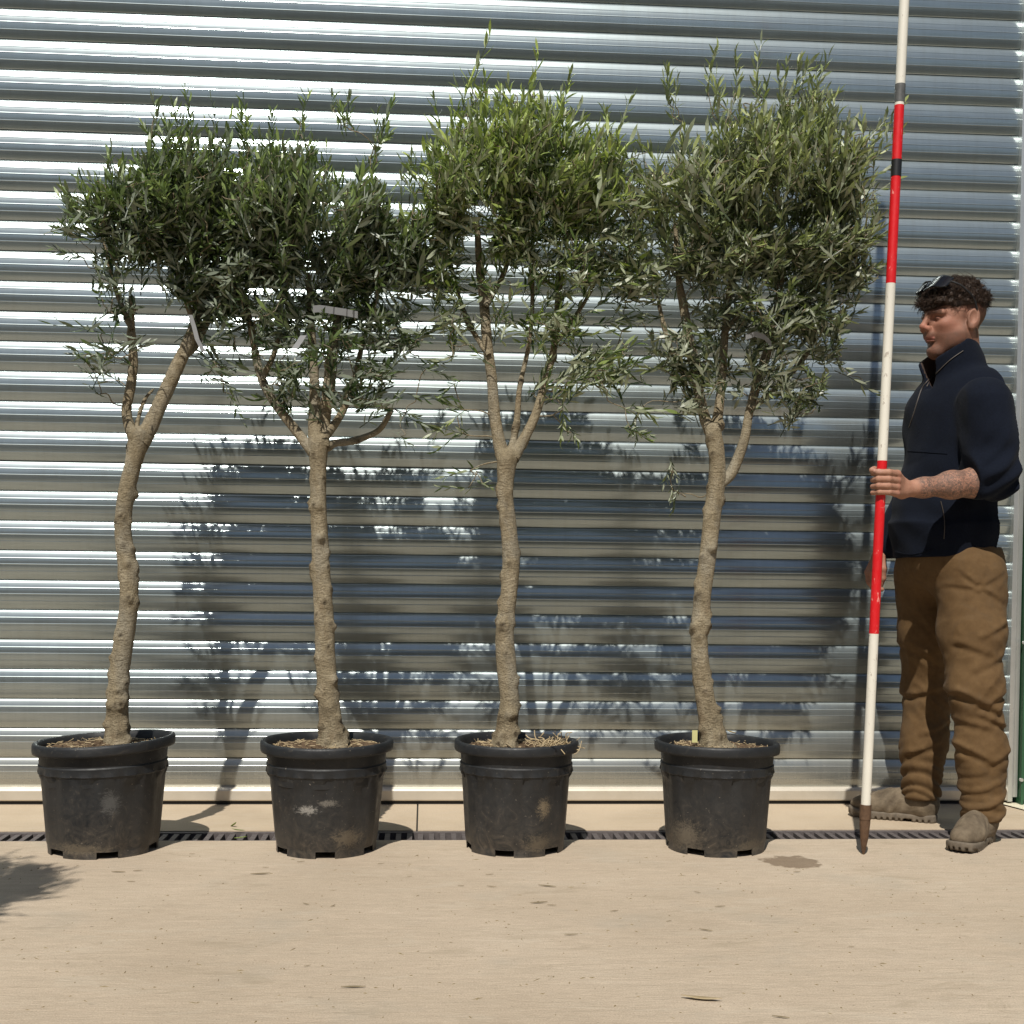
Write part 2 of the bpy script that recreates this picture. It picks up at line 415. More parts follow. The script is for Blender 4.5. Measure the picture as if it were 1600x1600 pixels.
# tall hedge across the yard, unseen and added to give the shutter dark reflections
hrs = np.random.RandomState(3); nu, nv = 160, 24; U_, W_ = np.meshgrid(np.linspace(-16, 16, nu), np.linspace(0, 1, nv), indexing='ij')
hy = -13.5+.9*np.sin(W_*math.pi*.5)*-1+hrs.uniform(-.12, .12, U_.shape)+.25*np.sin(U_*1.7)*np.cos(W_*5); hz = -.17+W_*(4.0+.35*np.sin(U_*.9)+.2*np.sin(U_*2.3))+hrs.uniform(-.1, .1, U_.shape)
ii = (np.arange(nu-1)[:, None]*nv+np.arange(nv-1)[None]).ravel()
hedge = empty('hedge', (0, -13.5, -.16)); tag(hedge, 'tall dark green hedge added unseen across the yard for the shutter to reflect', 'hedge')
hm = mat_simple('hedge_leaf', (.018, .030, .010), .8, 0, .2, (.05, .07, .025), 9, .8)
def hedge_side(sgn):
    V = np.stack([U_, hy if sgn > 0 else -28.2-hy, hz], -1).reshape(-1, 3)-np.array([0, -13.5, -.16]); F = np.stack([ii, ii+nv, ii+nv+1, ii+1], 1)
    return tag(obj('foliage', mesh_np('foliage', V, F if sgn > 0 else F[:, ::-1], hm, False), hedge), kind='stuff')
hedge_side(1); hedge_side(-1)

# roller shutter
PIT, H0 = .107581, 2.85998
SX0, SX1 = -4.2, 2.2252
sh = empty('roller_shutter', (0, 0, 0))
tag(sh, 'galvanised metal roller shutter of curved ribbed slats behind the trees', 'roller shutter')
def slat_profile():
    S = list(np.linspace(0, .16, 8))+list(np.linspace(.16, .985, 44))[1:]
    for c in (.255, .275, .46, .48, .70, .72): S += [c-.011, c-.004, c+.004, c+.011]
    S = np.array(sorted(set(np.round(S, 4)))); 
    def phi(s): return np.where(s < .09, 52-(52-19)*(s/.09)**.8, 19-((s-.09)/.91)**.95*41)
    fine = np.linspace(0, 1, 2001); y = np.concatenate([[0], np.cumsum(np.tan(np.radians(phi((fine[1:]+fine[:-1])/2)))*np.diff(fine)*PIT)])
    Y = np.interp(S, fine, y)
    for c in (.265, .47, .71):
        Y += .00055*np.exp(-((S-c)/.011)**2)
    P = [(-(yy), PIT*(1-s)) for s, yy in zip(S, Y)]
    yb = -P[-1][0]
    P = [(.012, PIT*.985), (.004, PIT*1.0)] + P + [(-(yb-.002), PIT*.006), (-(yb-.006), PIT*.002), (.010, PIT*.0005)]
    return np.array(P)
PR = slat_profile()
SLAT_BASE = .024
nx = 2
V = np.zeros((nx, len(PR), 3)); V[:, :, 0] = np.array([SX0, SX1+.02])[:, None]; V[:, :, 1] = PR[:, 0]; V[:, :, 2] = PR[:, 1]
k = len(PR); j = np.arange(k-1)
F = np.stack([j, j+1, k+j+1, k+j], 1)
slm = mesh_np('slat', V.reshape(-1, 3), F, MT['shutter'])
random.seed(2)
for r in range(-7, 26):
    o = obj('slat', slm, sh, (0, random.uniform(-.0012, .0012), H0-(r+1)*PIT))
    o.rotation_euler = (math.radians(random.uniform(-.5, .5)), 0, 0)
zb = H0-26*PIT
b = MB()
prof = [(.03, zb-.001), (.004, zb+.003), (-.012, zb+.0015), (-.020, zb-.006), (-.0225, zb-.012), (-.0225, .018), (-.020, .014), (.03, .0135)]
for i, x in enumerate((SX0, SX1+.02)): b.add([(x, p[0], p[1]) for p in prof])
n = len(prof); b.f4.append(np.array([(i, i+1, n+i+1, n+i) for i in range(n-1)]))
bbm = b.mesh('bottom_bar', mat_simple('bottom_bar_metal', (.58, .53, .44), .42, .45, .5, (.64, .59, .50), 14), False); obj('bottom_bar', bbm, sh)
b = MB(); b.box((SX0, -.012, .0), (SX1, .02, .0145)); obj('rubber_seal', b.mesh('rubber_seal', MT['seal'], False), sh)
for x0, x1, nm in ((SX1, SX1+.036, 'guide_rail'), (SX0-.036, SX0, 'guide_rail')):
    b = MB(); b.box((x0, -.034, .012), (x0+.014, .06, 3.7)); b.box((x0+.014, -.029, .012), (x0+.021, .06, 3.7)); b.box((x0+.021, -.036, .03), (x0+.036, .06, 3.7))
    obj(nm, b.mesh(nm, MT['rail'], False), sh)
# green clad walls beside and above the shutter
def cladding(name, x0, x1, z0, z1, label, vertical=True):
    e = empty(name, (0, 0, 0)); tag(e, label, 'wall')
    pts = []; x = x0; per = .20
    while x < x1-.001:
        for dx, dy in ((0, 0), (.115, 0), (.135, -.025), (.165, -.025), (.185, 0)):
            if x+dx <= x1: pts.append((x+dx, dy))
        x += per
    pts.append((x1, 0)); b = MB()
    P = np.array(pts); kk = len(P)
    b.add(np.vstack([np.c_[P[:, 0], P[:, 1]-.012, np.full(kk, z0)], np.c_[P[:, 0], P[:, 1]-.012, np.full(kk, z1)]]), [(i, i+1, kk+i+1, kk+i) for i in range(kk-1)])
    obj('cladding_panel', b.mesh('cladding_panel', MT['green'], False), e); return e
ce = cladding('cladding_wall', SX1+.046, 5.2, .03, 5.2, 'dark green ribbed metal cladding beside the shutter guide rail')
b = MB(); b.box((SX1+.040, -.06, .0), (SX1+.050, .06, 5.2)); obj('corner_trim', b.mesh('corner_trim', MT['green'], False), ce)
b = MB(); b.box((SX1+.050, -.058, .02), (SX1+.20, -.028, 5.2)); obj('post', b.mesh('post', MT['green'], False), ce)
p = at(1590, 1252, -.06)
for zz in (.10, .62, 1.2, 1.8, 2.4):
    b = MB(); b.tube([(p[0]+.012, -.066, zz), (p[0]+.012, -.056, zz)], .007, 8); obj('screw', b.mesh('screw', MT['rail']), ce)
c2 = cladding('cladding_wall', SX0-.05, SX1+.040, 3.72, 5.2, 'dark green ribbed metal cladding above the roller shutter')
b = MB(); b.box((SX0-.05, -.05, 3.70), (SX1+.038, .06, 3.74)); obj('lintel_trim', b.mesh('lintel_trim', MT['green'], False), c2)
c3 = cladding('cladding_wall', -7.5, SX0-.055, .03, 5.2, 'dark green ribbed metal cladding at the shutter far end')
# cement plinth below the cladding
b = MB(); b.add([(SX1+.03, DY1+.001, -.14), (XR, DY1+.001, -.14), (XR, .10, -.14), (SX1-.02, .10, -.14), (SX1+.10, DY1+.001, .001), (XR, DY1+.001, .001), (XR, .10, .012), (SX1-.03, -.03, .006), (SX1-.03, .1, .006)],
      [(0, 1, 5, 4), (4, 5, 6, 8)], [(4, 8, 7)])
o = obj('cement_plinth', b.mesh('cement_plinth', MT['patch'], False)); tag(o, kind='structure')

# ------------------------------------------------------------------ plant pots
def make_pot(cx, wide_rim, wide_base, yfront, label, seed, warp=(0, 0, 0), turn=0.0, scuffs=()):
    PM = mat_pot(scuffs)
    rs = np.random.RandomState(seed)
    g = gnd(cx, yfront); 
    s = mpp(g[1]+.15); rr = wide_rim*s/2; rb = wide_base*s/2
    cy = g[1]+rb; c = np.array([0, cy, 0])
    # x so that the pot's middle falls on the pixel column
    c[0] = at(cx, 1250, cy)[0]
    H = .335
    e = empty('plant_pot', tuple(c)); tag(e, label, 'plant pot', 'black plastic pots of the olive trees')
    n = 180; a = np.arange(n)*2*math.pi/n+turn
    rc = rr-.016
    def rad(z):  # wall radius under the rim
        return rb+(rc-rb)*(z/H)
    zs = [.0, .010, .021, .026, .034, .08, .13, .18, .225, .238, .243, .247, .262, .270, .274, .30, H-.02]
    rows = []
    panel = (np.sin(a*9) > -.25).astype(float); panel = np.convolve(np.r_[panel[-2:], panel, panel[:2]], np.ones(5)/5, 'valid')
    scal = (np.cos(a*18+.6) > .35).astype(float)
    for z in zs:
        r = np.full(n, rad(z))
        if z < .244: r -= .0045*(1-panel)*np.clip((.236-z)/.006+scal*1.2, 0, 1)*min(1, z/.02+.2)
        elif z < .272: r += .0035
        if z <= .247 and z > .235: r += .004*(1-scal)
        if z < .03: r -= .002
        zz = z+warp[0]*np.cos(a-turn)*max(0, (z-.2)/.135)+warp[1]*np.sin(a-turn)*max(0, (z-.2)/.135)
        r = r*(1+warp[2]*np.cos(2*a)*max(0, z/.335))
        rows.append(np.c_[r*np.cos(a), r*np.sin(a), zz])
    V = np.array(rows); k = len(zs)
    F = []
    cut = np.zeros(n, bool)
    for q in range(6):
        c0 = int((q+.3)*n/6); cut[[(c0+t) % n for t in range(-5, 6)]] = True
    for i in range(k-1):
        for jn in range(n):
            if i < 2 and cut[jn]: continue
            F.append((i*n+jn, i*n+(jn+1) % n, (i+1)*n+(jn+1) % n, (i+1)*n+jn))
    # inner wall, slightly smaller, for thickness at the notches
    Vi = V.copy(); Vi[:, :, :2] *= .985; off = V.shape[0]*n
    Fi = [tuple(off+x for x in f[::-1]) for f in F]
    edge = []
    for jn in range(n):
        if not cut[jn]: edge.append((jn, off+jn, off+(jn+1) % n, (jn+1) % n))
        else: edge.append((2*n+jn, off+2*n+jn, off+2*n+(jn+1) % n, 2*n+(jn+1) % n))
    me = mesh_np('pot_wall', np.vstack([V.reshape(-1, 3), Vi.reshape(-1, 3)]), np.array(F+Fi+edge), PM)
    o = obj('pot_wall', me, e); md = o.modifiers.new('es', 'EDGE_SPLIT'); md.split_angle = math.radians(35)
    # floor of pot
    b = MB(); b.add(np.vstack([np.c_[V[2, :, 0]*.97, V[2, :, 1]*.97, np.full(n, .018)], [[0, 0, .018]]]), f3=[(jn, (jn+1) % n, n) for jn in range(n)])
    obj('pot_base', b.mesh('pot_base', MT['pot'], False), e)
    # rim
    prof = [(-.018, H-.024), (-.004, H-.027), (.000, H-.026), (.0015, H-.020), (.0015, H-.002), (-.001, H+.004), (-.006, H+.006), (-.012, H+.005), (-.016, H+.001), (-.019, H-.012), (-.024, H-.06), (-.030, H-.12)]
    rows = []
    for dr_, z in prof:
        r = (rr+dr_)*(1+warp[2]*np.cos(2*a)) + .0012*np.sin(3*a+seed)+.0008*np.sin(7*a)
        zz = z+warp[0]*np.cos(a-turn)+warp[1]*np.sin(a-turn)+.0015*np.sin(2*a+seed)
        rows.append(np.c_[r*np.cos(a), r*np.sin(a), zz])
    V = np.array(rows); k = len(prof)
    F = [(i*n+jn, i*n+(jn+1) % n, (i+1)*n+(jn+1) % n, (i+1)*n+jn) for i in range(k-1) for jn in range(n)]
    obj('rim', mesh_np('rim', V.reshape(-1, 3), np.array(F), MT['pot']), e)
    # soil
    R = 26; A = 90; vs = []; zsoil = H-.022
    for i in range(R+1):
        for jn in range(A):
            t = 2*math.pi*jn/A; r = (rr-.020)*i/R
            x, y = r*math.cos(t), r*math.sin(t)
            hgt = .012*math.exp(-(r/.09)**2)+.004*math.sin(23*x+seed)*math.cos(31*y)+rs.uniform(-.004, .004)
            vs.append((x, y, zsoil+hgt+warp[0]*.4*math.cos(t)+warp[1]*.4*math.sin(t)))
    F = [(i*A+jn, i*A+(jn+1) % A, (i+1)*A+(jn+1) % A, (i+1)*A+jn) for i in range(R) for jn in range(A)]
    so = obj('soil', mesh_np('soil', vs, np.array(F)[:, ::-1], MT['soil'], False), e)
    # loose fibres lying on the soil
    b = MB()
    for q in range(170):
        t = rs.uniform(0, 2*math.pi); r = (rr-.03)*math.sqrt(rs.uniform(.05, 1)); L = rs.uniform(.008, .03)
        d = rs.normal(size=3); d[2] *= .25; d /= np.linalg.norm(d); p = np.array([r*math.cos(t), r*math.sin(t), zsoil+.007+.012*math.exp(-(r/.09)**2)])
        b.tube([p-d*L/2, p+d*L/2], rs.uniform(.0006, .0016), 4)
    tag(obj('fibres', b.mesh('fibres', MT['straw']), so), kind='stuff')
    return e, c, rr, zsoil
POTS = []
POTS.append(make_pot(162, 208, 165, 1344, 'black pot with a warped buckled rim under the tree with the forked low trunk', 1, (.010, -.006, .012), .5, ((.06, -.16, .17, .03, .04, (.10, .10, .095)), (-.03, -.17, .03, .10, .02, (.16, .13, .09)))))
POTS.append(make_pot(510, 204, 156, 1343, 'black pot with white scuff mark under the straightest trunked olive tree', 2, (.001, .001, 0), .25, ((-.045, -.165, .150, .035, .014, (.42, .40, .36)), (.02, -.17, .17, .03, .012, (.22, .20, .17)), (.075, -.15, .06, .05, .03, (.17, .135, .09)))))
POTS.append(make_pot(806, 194, 156, 1341, 'black pot with dry straw heaped on its soil behind the rim', 3, (-.001, 0, 0), -.1, ((.075, -.155, .150, .022, .032, (.27, .21, .13)), (.06, -.155, .04, .05, .03, (.15, .12, .08)))))
POTS.append(make_pot(1119, 196, 156, 1341, 'black pot with yellow tag in its soil beside the wet mark', 4, (-.002, .001, 0), .6, ((-.12, -.11, .06, .05, .05, (.15, .125, .09)), (.08, -.14, .03, .06, .025, (.14, .115, .08)))))

# ------------------------------------------------------------------ olive trees
def leaf_template(seed, nl, L):
    """a shoot along +Z of length L with opposite leaf pairs; returns verts, tris, quads, tint"""
    rs = np.random.RandomState(seed); V = []; F3 = []; F4 = []; T = []; n = 0
    pairs = nl//2; bend = rs.uniform(-.25, .25, 2)
    for q in range(pairs+1):
        t = .12+.88*q/pairs; z = L*t; ax = np.array([bend[0]*z*z/L, bend[1]*z*z/L, z])
        az0 = q*math.pi/2+rs.uniform(-.4, .4)
        for s in ((0, 1) if q < pairs else (0,)):
            if rs.uniform() < .06: continue
            az = az0+s*math.pi; spread = rs.uniform(.45, 1.15)*(1-.45*t) if q < pairs else .1
            out = np.array([math.cos(az), math.sin(az), 0]); d = out*math.sin(spread)+np.array([0, 0, 1])*math.cos(spread)
            ll = rs.uniform(.036, .060)*(1-.25*abs(t-.55)); w = ll*rs.uniform(.085, .125)
            side = np.cross(d, out if spread > .15 else np.array([1., 0, 0])); side /= np.linalg.norm(side)
            nrm = np.cross(side, d); 
            if nrm[2] < 0: nrm = -nrm
            roll = rs.uniform(-.5, .5); side2 = side*math.cos(roll)+nrm*math.sin(roll); nrm2 = np.cross(side2, d)
            if nrm2.dot(nrm) < 0: nrm2 = -nrm2
            cv = rs.uniform(-.10, .16)*ll
            P = [ax, ax+d*ll*.33+side2*w*.85-nrm2*(-cv*.6), ax+d*ll*.33-side2*w*.85-nrm2*(-cv*.6),
                 ax+d*ll*.68+side2*w*.80-nrm2*(-cv*.5), ax+d*ll*.68-side2*w*.80-nrm2*(-cv*.5), ax+d*ll-nrm2*cv*.6]
            P = np.array(P)
            f3 = [(0, 1, 2), (3, 5, 4)]; f4 = [(1, 3, 4, 2)]
            # make the upper side face along +nrm2
            fn = np.cross(P[1]-P[0], P[2]-P[0])
            if fn.dot(nrm2) < 0: f3 = [f[::-1] for f in f3]; f4 = [f[::-1] for f in f4]
            V.append(P); F3 += [tuple(n+i for i in f) for f in f3]; F4 += [tuple(n+i for i in f) for f in f4]; n += 6
            T += [np.clip(rs.normal(.45, .25)+.25*t, 0, 1)]*6
    # the shoot's own stem
    z = np.linspace(0, L, 4); P = np.c_[bend[0]*z*z/L, bend[1]*z*z/L, z]
    tv, tf = tube(P, np.linspace(.0018, .0008, 4), 3)
    V.append(tv); F4 += [tuple(n+i for i in f) for f in tf]; T += [.1]*len(tv)
    return np.vstack(V), np.array(F3), np.array(F4), np.array(T)
TPL = [leaf_template(100+i, 10+2*(i % 4), .085+.020*(i % 5)) for i in range(14)]
def basis(d, rs):
    d = d/np.linalg.norm(d); a = rs.normal(size=3); x = a-d*a.dot(d); x /= np.linalg.norm(x); y = np.cross(d, x)
    return np.stack([x, y, d], 1)
def bark_tube(P, r, n, rs, knots=0, rough=.05):
    """smooth limb with bumps; returns V,F,knot"""
    td = P[-1]-P[-2]; td /= np.linalg.norm(td); re_ = r[-1]; P = np.vstack([P, P[-1]+td*re_*.5, P[-1]+td*re_*.85, P[-1]+td*re_]); r = np.concatenate([r, [re_*.87, re_*.5, re_*.02]])
    L = np.concatenate([[0], np.cumsum(np.linalg.norm(np.diff(P, axis=0), axis=1))])
    m = max(4, int(L[-1]/.009)); t = np.linspace(0, L[-1], m)
    P2 = np.stack([np.interp(t, L, P[:, i]) for i in range(3)], 1); r2 = np.interp(t, L, r)
    V, F = tube(P2, r2, n); V = V.reshape(m, n, 3); a = np.arange(n)*2*math.pi/n
    disp = np.zeros((m, n)); kn = np.zeros((m, n))
    for q in range(5):
        f = rs.uniform(4, 30); ka = rs.randint(1, 4); disp += rough*.45*np.sin(t[:, None]*f+ka*a[None]+rs.uniform(0, 6))
    for q in range(10):
        disp += rough*.09*np.sin(t[:, None]*rs.uniform(40, 190)+rs.randint(1, 7)*a[None]+rs.uniform(0, 6))
    for q in range(knots):
        t0 = (rs.uniform(.01, .99)**1.5)*L[-1]; a0 = rs.uniform(0, 2*math.pi); rr = np.interp(t0, t, r2)
        sz = rs.uniform(.008, .014); da = np.angle(np.exp(1j*(a-a0)))
        d2 = ((t[:, None]-t0)/sz)**2+(da[None]*rr/sz)**2
        disp += rs.uniform(.30, .75)*np.exp(-d2*.9)*min(1, .019/rr)
        if rs.uniform() < .65:
            kn = np.maximum(kn, np.exp(-d2*3.5)); disp -= .34*np.exp(-d2*5)
    V = P2[:, None]+(V-P2[:, None])*(1+disp[..., None])
    return V.reshape(-1, 3), F, kn.ravel()
def make_tree(pot, trunk, limbs, blobs, leafmat, label, seed, nshoot, sprigs=(), nring=30, shear=0.0):
    rs = np.random.RandomState(seed)
    e_pot, pc, rr, zs = pot; Y0 = pc[1]; s = mpp(Y0)
    base = np.array([at(trunk[0][0], trunk[0][1], Y0)[0], Y0, zs])
    root = empty('olive_tree', tuple(base)); tag(root, label, 'olive tree', 'olive trees standing in black pots')
    def W(px, py, dy=0.0): return at(px, py, Y0+dy)
    nodes = []; nrad = []
    # trunk
    P = np.array([[*W(x, y, 0), w*s/2*.90] for x, y, w in trunk]); 
    P[0, 2] = min(P[0, 2], zs-.01)
    P = spline(P, 8)
    r = P[:, 3]*(1+.38*np.exp(-(P[:, 2]-zs)/.020).clip(0, 1.0))
    V, F, kn = bark_tube(P[:, :3], r, 28, rs, 64, .045)
    me = mesh_np('trunk', V-base, F, MT['bark']); vattr(me, 'knot', kn); obj('trunk', me, root)
    nodes += list(P[-3:, :3]); nrad += list(P[-3:, 3])
    # main limbs
    for lb in limbs:
        pts = np.array([[*W(x, y, dy), w*s/2] for x, y, w, dy in lb]); pts = np.array([[*W(x, y, .6*abs(dy)+(.02 if q else 0)), w*s/2] for q, (x, y, w, dy) in enumerate(lb)]); pts = pts[:max(4, len(pts)-1)]; pts = spline(pts, 7)
        V, F, kn = bark_tube(pts[:, :3], pts[:, 3], 14, rs, 4, .05)
        me = mesh_np('branch', V-base, F, MT['bark']); vattr(me, 'knot', kn); obj('branch', me, root)
        nodes += list(pts[3:, :3]); nrad += list(pts[3:, 3])
    # shoots: positions spread through the crown's clumps
    wts = np.array([b[2]*b[3]*math.sqrt(b[2]*b[3])*b[4] for b in blobs]); wts /= wts.sum()
    cen = np.array([W(b[0], b[1], b[5] if len(b) > 5 else 0) for b in blobs]); dep = lambda y: 1.45 if y < 345 else (1.0 if y < 400 else .72)
    rad = np.array([(b[2]*s, min(.5*(b[2]+b[3])*s*1.15, .27)*dep(b[1]), b[3]*s) for b in blobs])
    cc = (cen*wts[:, None]).sum(0)
    pos = []; dirs = []; ln = []
    ztop = max(cen[:, 2]+rad[:, 2]*.6)
    def direction(p, b):
        o = (p-cen[b])/rad[b]; up = np.clip((p[2]-(cc[2]-.10))/.30, 0, 1)
        out = np.array([p[0]-cc[0], p[1]-cc[1], 0])*1.6
        d = o*.35+out*(.9-.45*up)+np.array([.10, 0, .25+1.15*up])+rs.normal(size=3)*.42
        return d
    fr = rs.normal(size=(7, 3)); fr = fr/np.linalg.norm(fr, axis=1)[:, None]*rs.uniform(14, 34, 7)[:, None]; fp = rs.uniform(0, 6.3, 7)
    while len(pos) < nshoot:
        b = rs.choice(len(blobs), p=wts)
        u = rs.normal(size=3); u /= np.linalg.norm(u); p = cen[b]+u*rad[b]*rs.uniform(.15, 1)**.45
        if np.sin(fr@p+fp).sum()/2.6 < rs.normal(-.25, .35): continue      # clumps and gaps
        pos.append(p); dirs.append(direction(p, b)); ln.append(rs.uniform(.70, 1.15) if rs.uniform() > .10 or p[2] < cc[2] else rs.uniform(1.2, 1.6))
    nclump = len(pos)
    for sp in sprigs:   # single shoots that stand clear of the crown: px, py, dir x, dir z, scale
        pos.append(W(sp[0], sp[1], rs.uniform(-.12, .12))); dirs.append(np.array([sp[2]+rs.uniform(-.22, .22), rs.uniform(-.3, .1), sp[3]])); ln.append(sp[4])
        for q in range(2 if sp[3] > .6 else 1):
            pos.append(W(sp[0]+rs.uniform(-16, 16), sp[1]+rs.uniform(14, 40), rs.uniform(-.12, .12))); dirs.append(np.array([sp[2]+rs.uniform(-.45, .45), rs.uniform(-.4, .1), sp[3]])); ln.append(sp[4]*rs.uniform(.7, 1.0))
    pos = np.array(pos); dirs = np.array(dirs)
    # how far outside: choose the shoots that stand proud of the mass
    d2 = np.min(np.linalg.norm((pos[:, None]-cen[None])/rad[None], axis=2), axis=1)
    prox = d2+.35*(pos[:, 2]-cc[2])+.4*np.abs(pos[:, 0]-cc[0]); prox[nclump:] += 5
    order = np.argsort(-prox); proud = set(order[:36+len(sprigs)].tolist())
    # leaves
    mV = []; m3 = []; m4 = []; mT = []; n = 0; crown_sprigs = []
    for i in range(len(pos)):
        v, f3, f4, t = TPL[rs.randint(len(TPL))]; B = basis(dirs[i], rs)
        vv = (v*ln[i])@B.T+pos[i]-B[:, 2]*(.115*ln[i] if i < nclump else .03); tt = np.clip(t+rs.normal(0, .12)+.30*np.clip((pos[i][2]-cc[2])/.3, -1, 1), 0, 1)  # tint rises with height: lighter new growth, plus sunlit crown tops put into colour
        if i in proud: crown_sprigs.append((vv, f3, f4, tt, pos[i])); continue
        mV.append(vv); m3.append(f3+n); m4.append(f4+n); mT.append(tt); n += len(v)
    # twigs: join each shoot to the closest limb point, growing outward
    nodes = np.array(nodes); nrad = np.array(nrad)
    dd = np.linalg.norm(pos[:, None]-nodes[None], axis=2).min(1); tw = MB()
    tone = []
    for i in np.argsort(dd):
        D = np.linalg.norm(nodes-pos[i], axis=1)+.55*np.maximum(0, nodes[:, 2]-pos[i][2]+.02)
        jn = int(np.argmin(D)); a = nodes[jn]; q = pos[i]; L = np.linalg.norm(q-a)
        if L < .01: continue
        mid1 = a+(q-a)*.35+rs.normal(size=3)*L*.10+np.array([0, 0, -.04*L]); mid2 = a+(q-a)*.72+rs.normal(size=3)*L*.07
        C = spline(np.array([a, mid1, mid2, q]), 3); r0 = min(max(.0016+.009*L, .002), .0055, nrad[jn]*.9); R = np.linspace(r0, .0017, len(C))
        tv, tf = tube(C, R, 4); tw.add(tv, tf); tone += [0.0]*len(tv)
        nodes = np.vstack([nodes, C[3:]]); nrad = np.concatenate([nrad, R[3:]])
    me = tw.mesh('twigs', MT['bark'], True, base); vattr(me, 'knot', np.array(tone)); crown_tw = tag(obj('twigs', me, root), kind='stuff')
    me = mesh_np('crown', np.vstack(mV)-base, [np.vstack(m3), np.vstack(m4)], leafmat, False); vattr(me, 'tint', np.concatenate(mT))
    crown = tag(obj('crown', me, root), kind='stuff')
    for vv, f3, f4, tt, p in crown_sprigs:
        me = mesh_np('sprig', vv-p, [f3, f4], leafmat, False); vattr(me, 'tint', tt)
        obj('sprig', me, crown, tuple(p-base))
    return root

TREES = []
TREES.append(make_tree(POTS[0],
    [(183,1158,40),(184,1120,36),(186,1060,34),(194,1000,33),(201,940,31),(198,880,30),(192,825,29),(197,775,28),(207,732,27),(215,700,32),(217,682,36)],
    [[(214,690,22,0),(203,668,17,0),(198,640,15,-.02),(205,600,15,-.04),(208,560,14,-.05),(205,515,12,-.05),(206,465,10,-.05),(216,410,7,-.03)],
     [(219,692,30,0),(236,664,24,0),(250,630,22,.02),(270,588,22,.03),(290,545,20,.04),(304,508,19,.05),(314,455,16,.06),(324,395,11,.05),(330,330,7,.04)],
     [(285,560,10,.04),(305,540,12,.09),(322,505,11,.13),(338,450,9,.16),(350,390,7,.18)],
     [(214,680,8,0),(216,655,6,-.03),(226,625,5,-.05),(240,608,4,-.07)],
     [(304,508,10,.05),(285,450,9,-.02),(270,390,7,-.08),(262,320,5,-.10)],
     [(205,515,8,-.05),(180,450,7,-.09),(165,390,5,-.1),(150,330,4,-.1)]],
    [(235,325,90,62,1,0),(300,285,75,62,1,.02),(325,360,62,72,1,.03),(172,330,52,50,.9,-.03),(262,255,48,42,.8,0),(345,275,42,52,.9,.05),(215,380,70,45,.9,-.02),
     (190,450,52,45,.30,-.05),(330,460,52,55,.75,.05),(180,540,70,32,.10,-.08),(345,530,32,48,.35,.05),(265,450,55,40,.30,.05),(385,400,45,60,.8,0),(120,345,32,32,.5,-.02)],
    MT['leaf_a'], 'dark leaved olive tree with low forked trunk in the pot with warped rim', 11, 800,
    [(245,185,-.1,1,1.0),(278,190,.1,1,.9),(165,290,-.2,1,.9),(125,330,-.6,.8,.9),(340,215,.1,1,.9),(120,370,-.9,.2,.9),(385,215,0,1,1.0),(160,520,-1,.35,1.0),(165,560,-.8,.4,.9),(150,590,-.7,.2,.6),(330,575,.8,-.2,.9),(350,600,.5,-.6,.8),(300,205,0,1,.9)]))
TREES.append(make_tree(POTS[1],
    [(521,1166,44),(517,1135,39),(512,1080,35),(508,1010,33),(505,940,32),(501,870,30),(498,800,28),(497,745,28),(497,712,32),(497,695,36)],
    [[(492,706,24,0),(478,693,17,0),(455,664,15,-.02),(430,630,14,-.04),(410,594,13,-.05),(400,558,12,-.06),(393,515,10,-.06),(382,460,7,-.05),(375,390,5,-.03)],
     [(495,700,26,0),(492,665,21,.0),(492,615,17,.02),(489,560,14,.03),(486,500,11,.04),(482,430,8,.05),(478,340,5,.05)],
     [(500,700,26,0),(506,660,20,-.02),(514,605,20,-.03),(520,550,17,-.04),(530,480,12,-.05),(540,400,8,-.05),(545,320,5,-.04)],
     [(506,700,16,0),(525,692,12,-.04),(555,688,11,-.09),(592,672,9,-.12),(612,640,8,-.13),(640,585,5,-.13)],
     [(503,690,14,0),(534,645,12,.06),(552,600,10,.10),(566,540,8,.13),(590,460,6,.15),(605,390,4,.15)],
     [(410,594,8,-.05),(432,540,8,.03),(440,470,7,.08),(436,390,5,.10),(425,310,4,.1)]],
    [(420,310,62,70,1,0),(520,325,92,66,1,0),(592,385,58,58,1,.02),(480,285,80,42,.9,0),(535,240,62,42,.45,-.02),(455,395,75,55,1,.02),(555,420,80,50,1,.0),(400,255,32,45,.6,0),(645,425,42,55,.7,.0),
     (480,490,95,45,.4,.02),(395,515,42,52,.6,0),(625,505,60,48,.55,0),(525,565,98,72,.20,0),(455,590,52,46,.35,.02),(590,610,42,42,.25,-.05),(655,370,40,55,.7,0),(665,470,42,60,.6,0),(360,330,40,60,.8,0),(350,470,45,60,.5,0)],
    MT['leaf_a'], 'olive tree on the straightest trunk with a grey label strip in its crown', 12, 1000,
    [(470,190,-.1,1,1.0),(545,180,.0,1,1.0),(600,190,.25,1,1.1),(590,230,.4,1,1.0),(380,205,-.1,1,1.0),(425,215,0,1,.9),(640,290,.1,1,.9),(650,620,.6,-.3,.9),(630,650,.5,-.5,.9),(520,165,0,1,.8),(655,560,.8,-.2,.9)]))
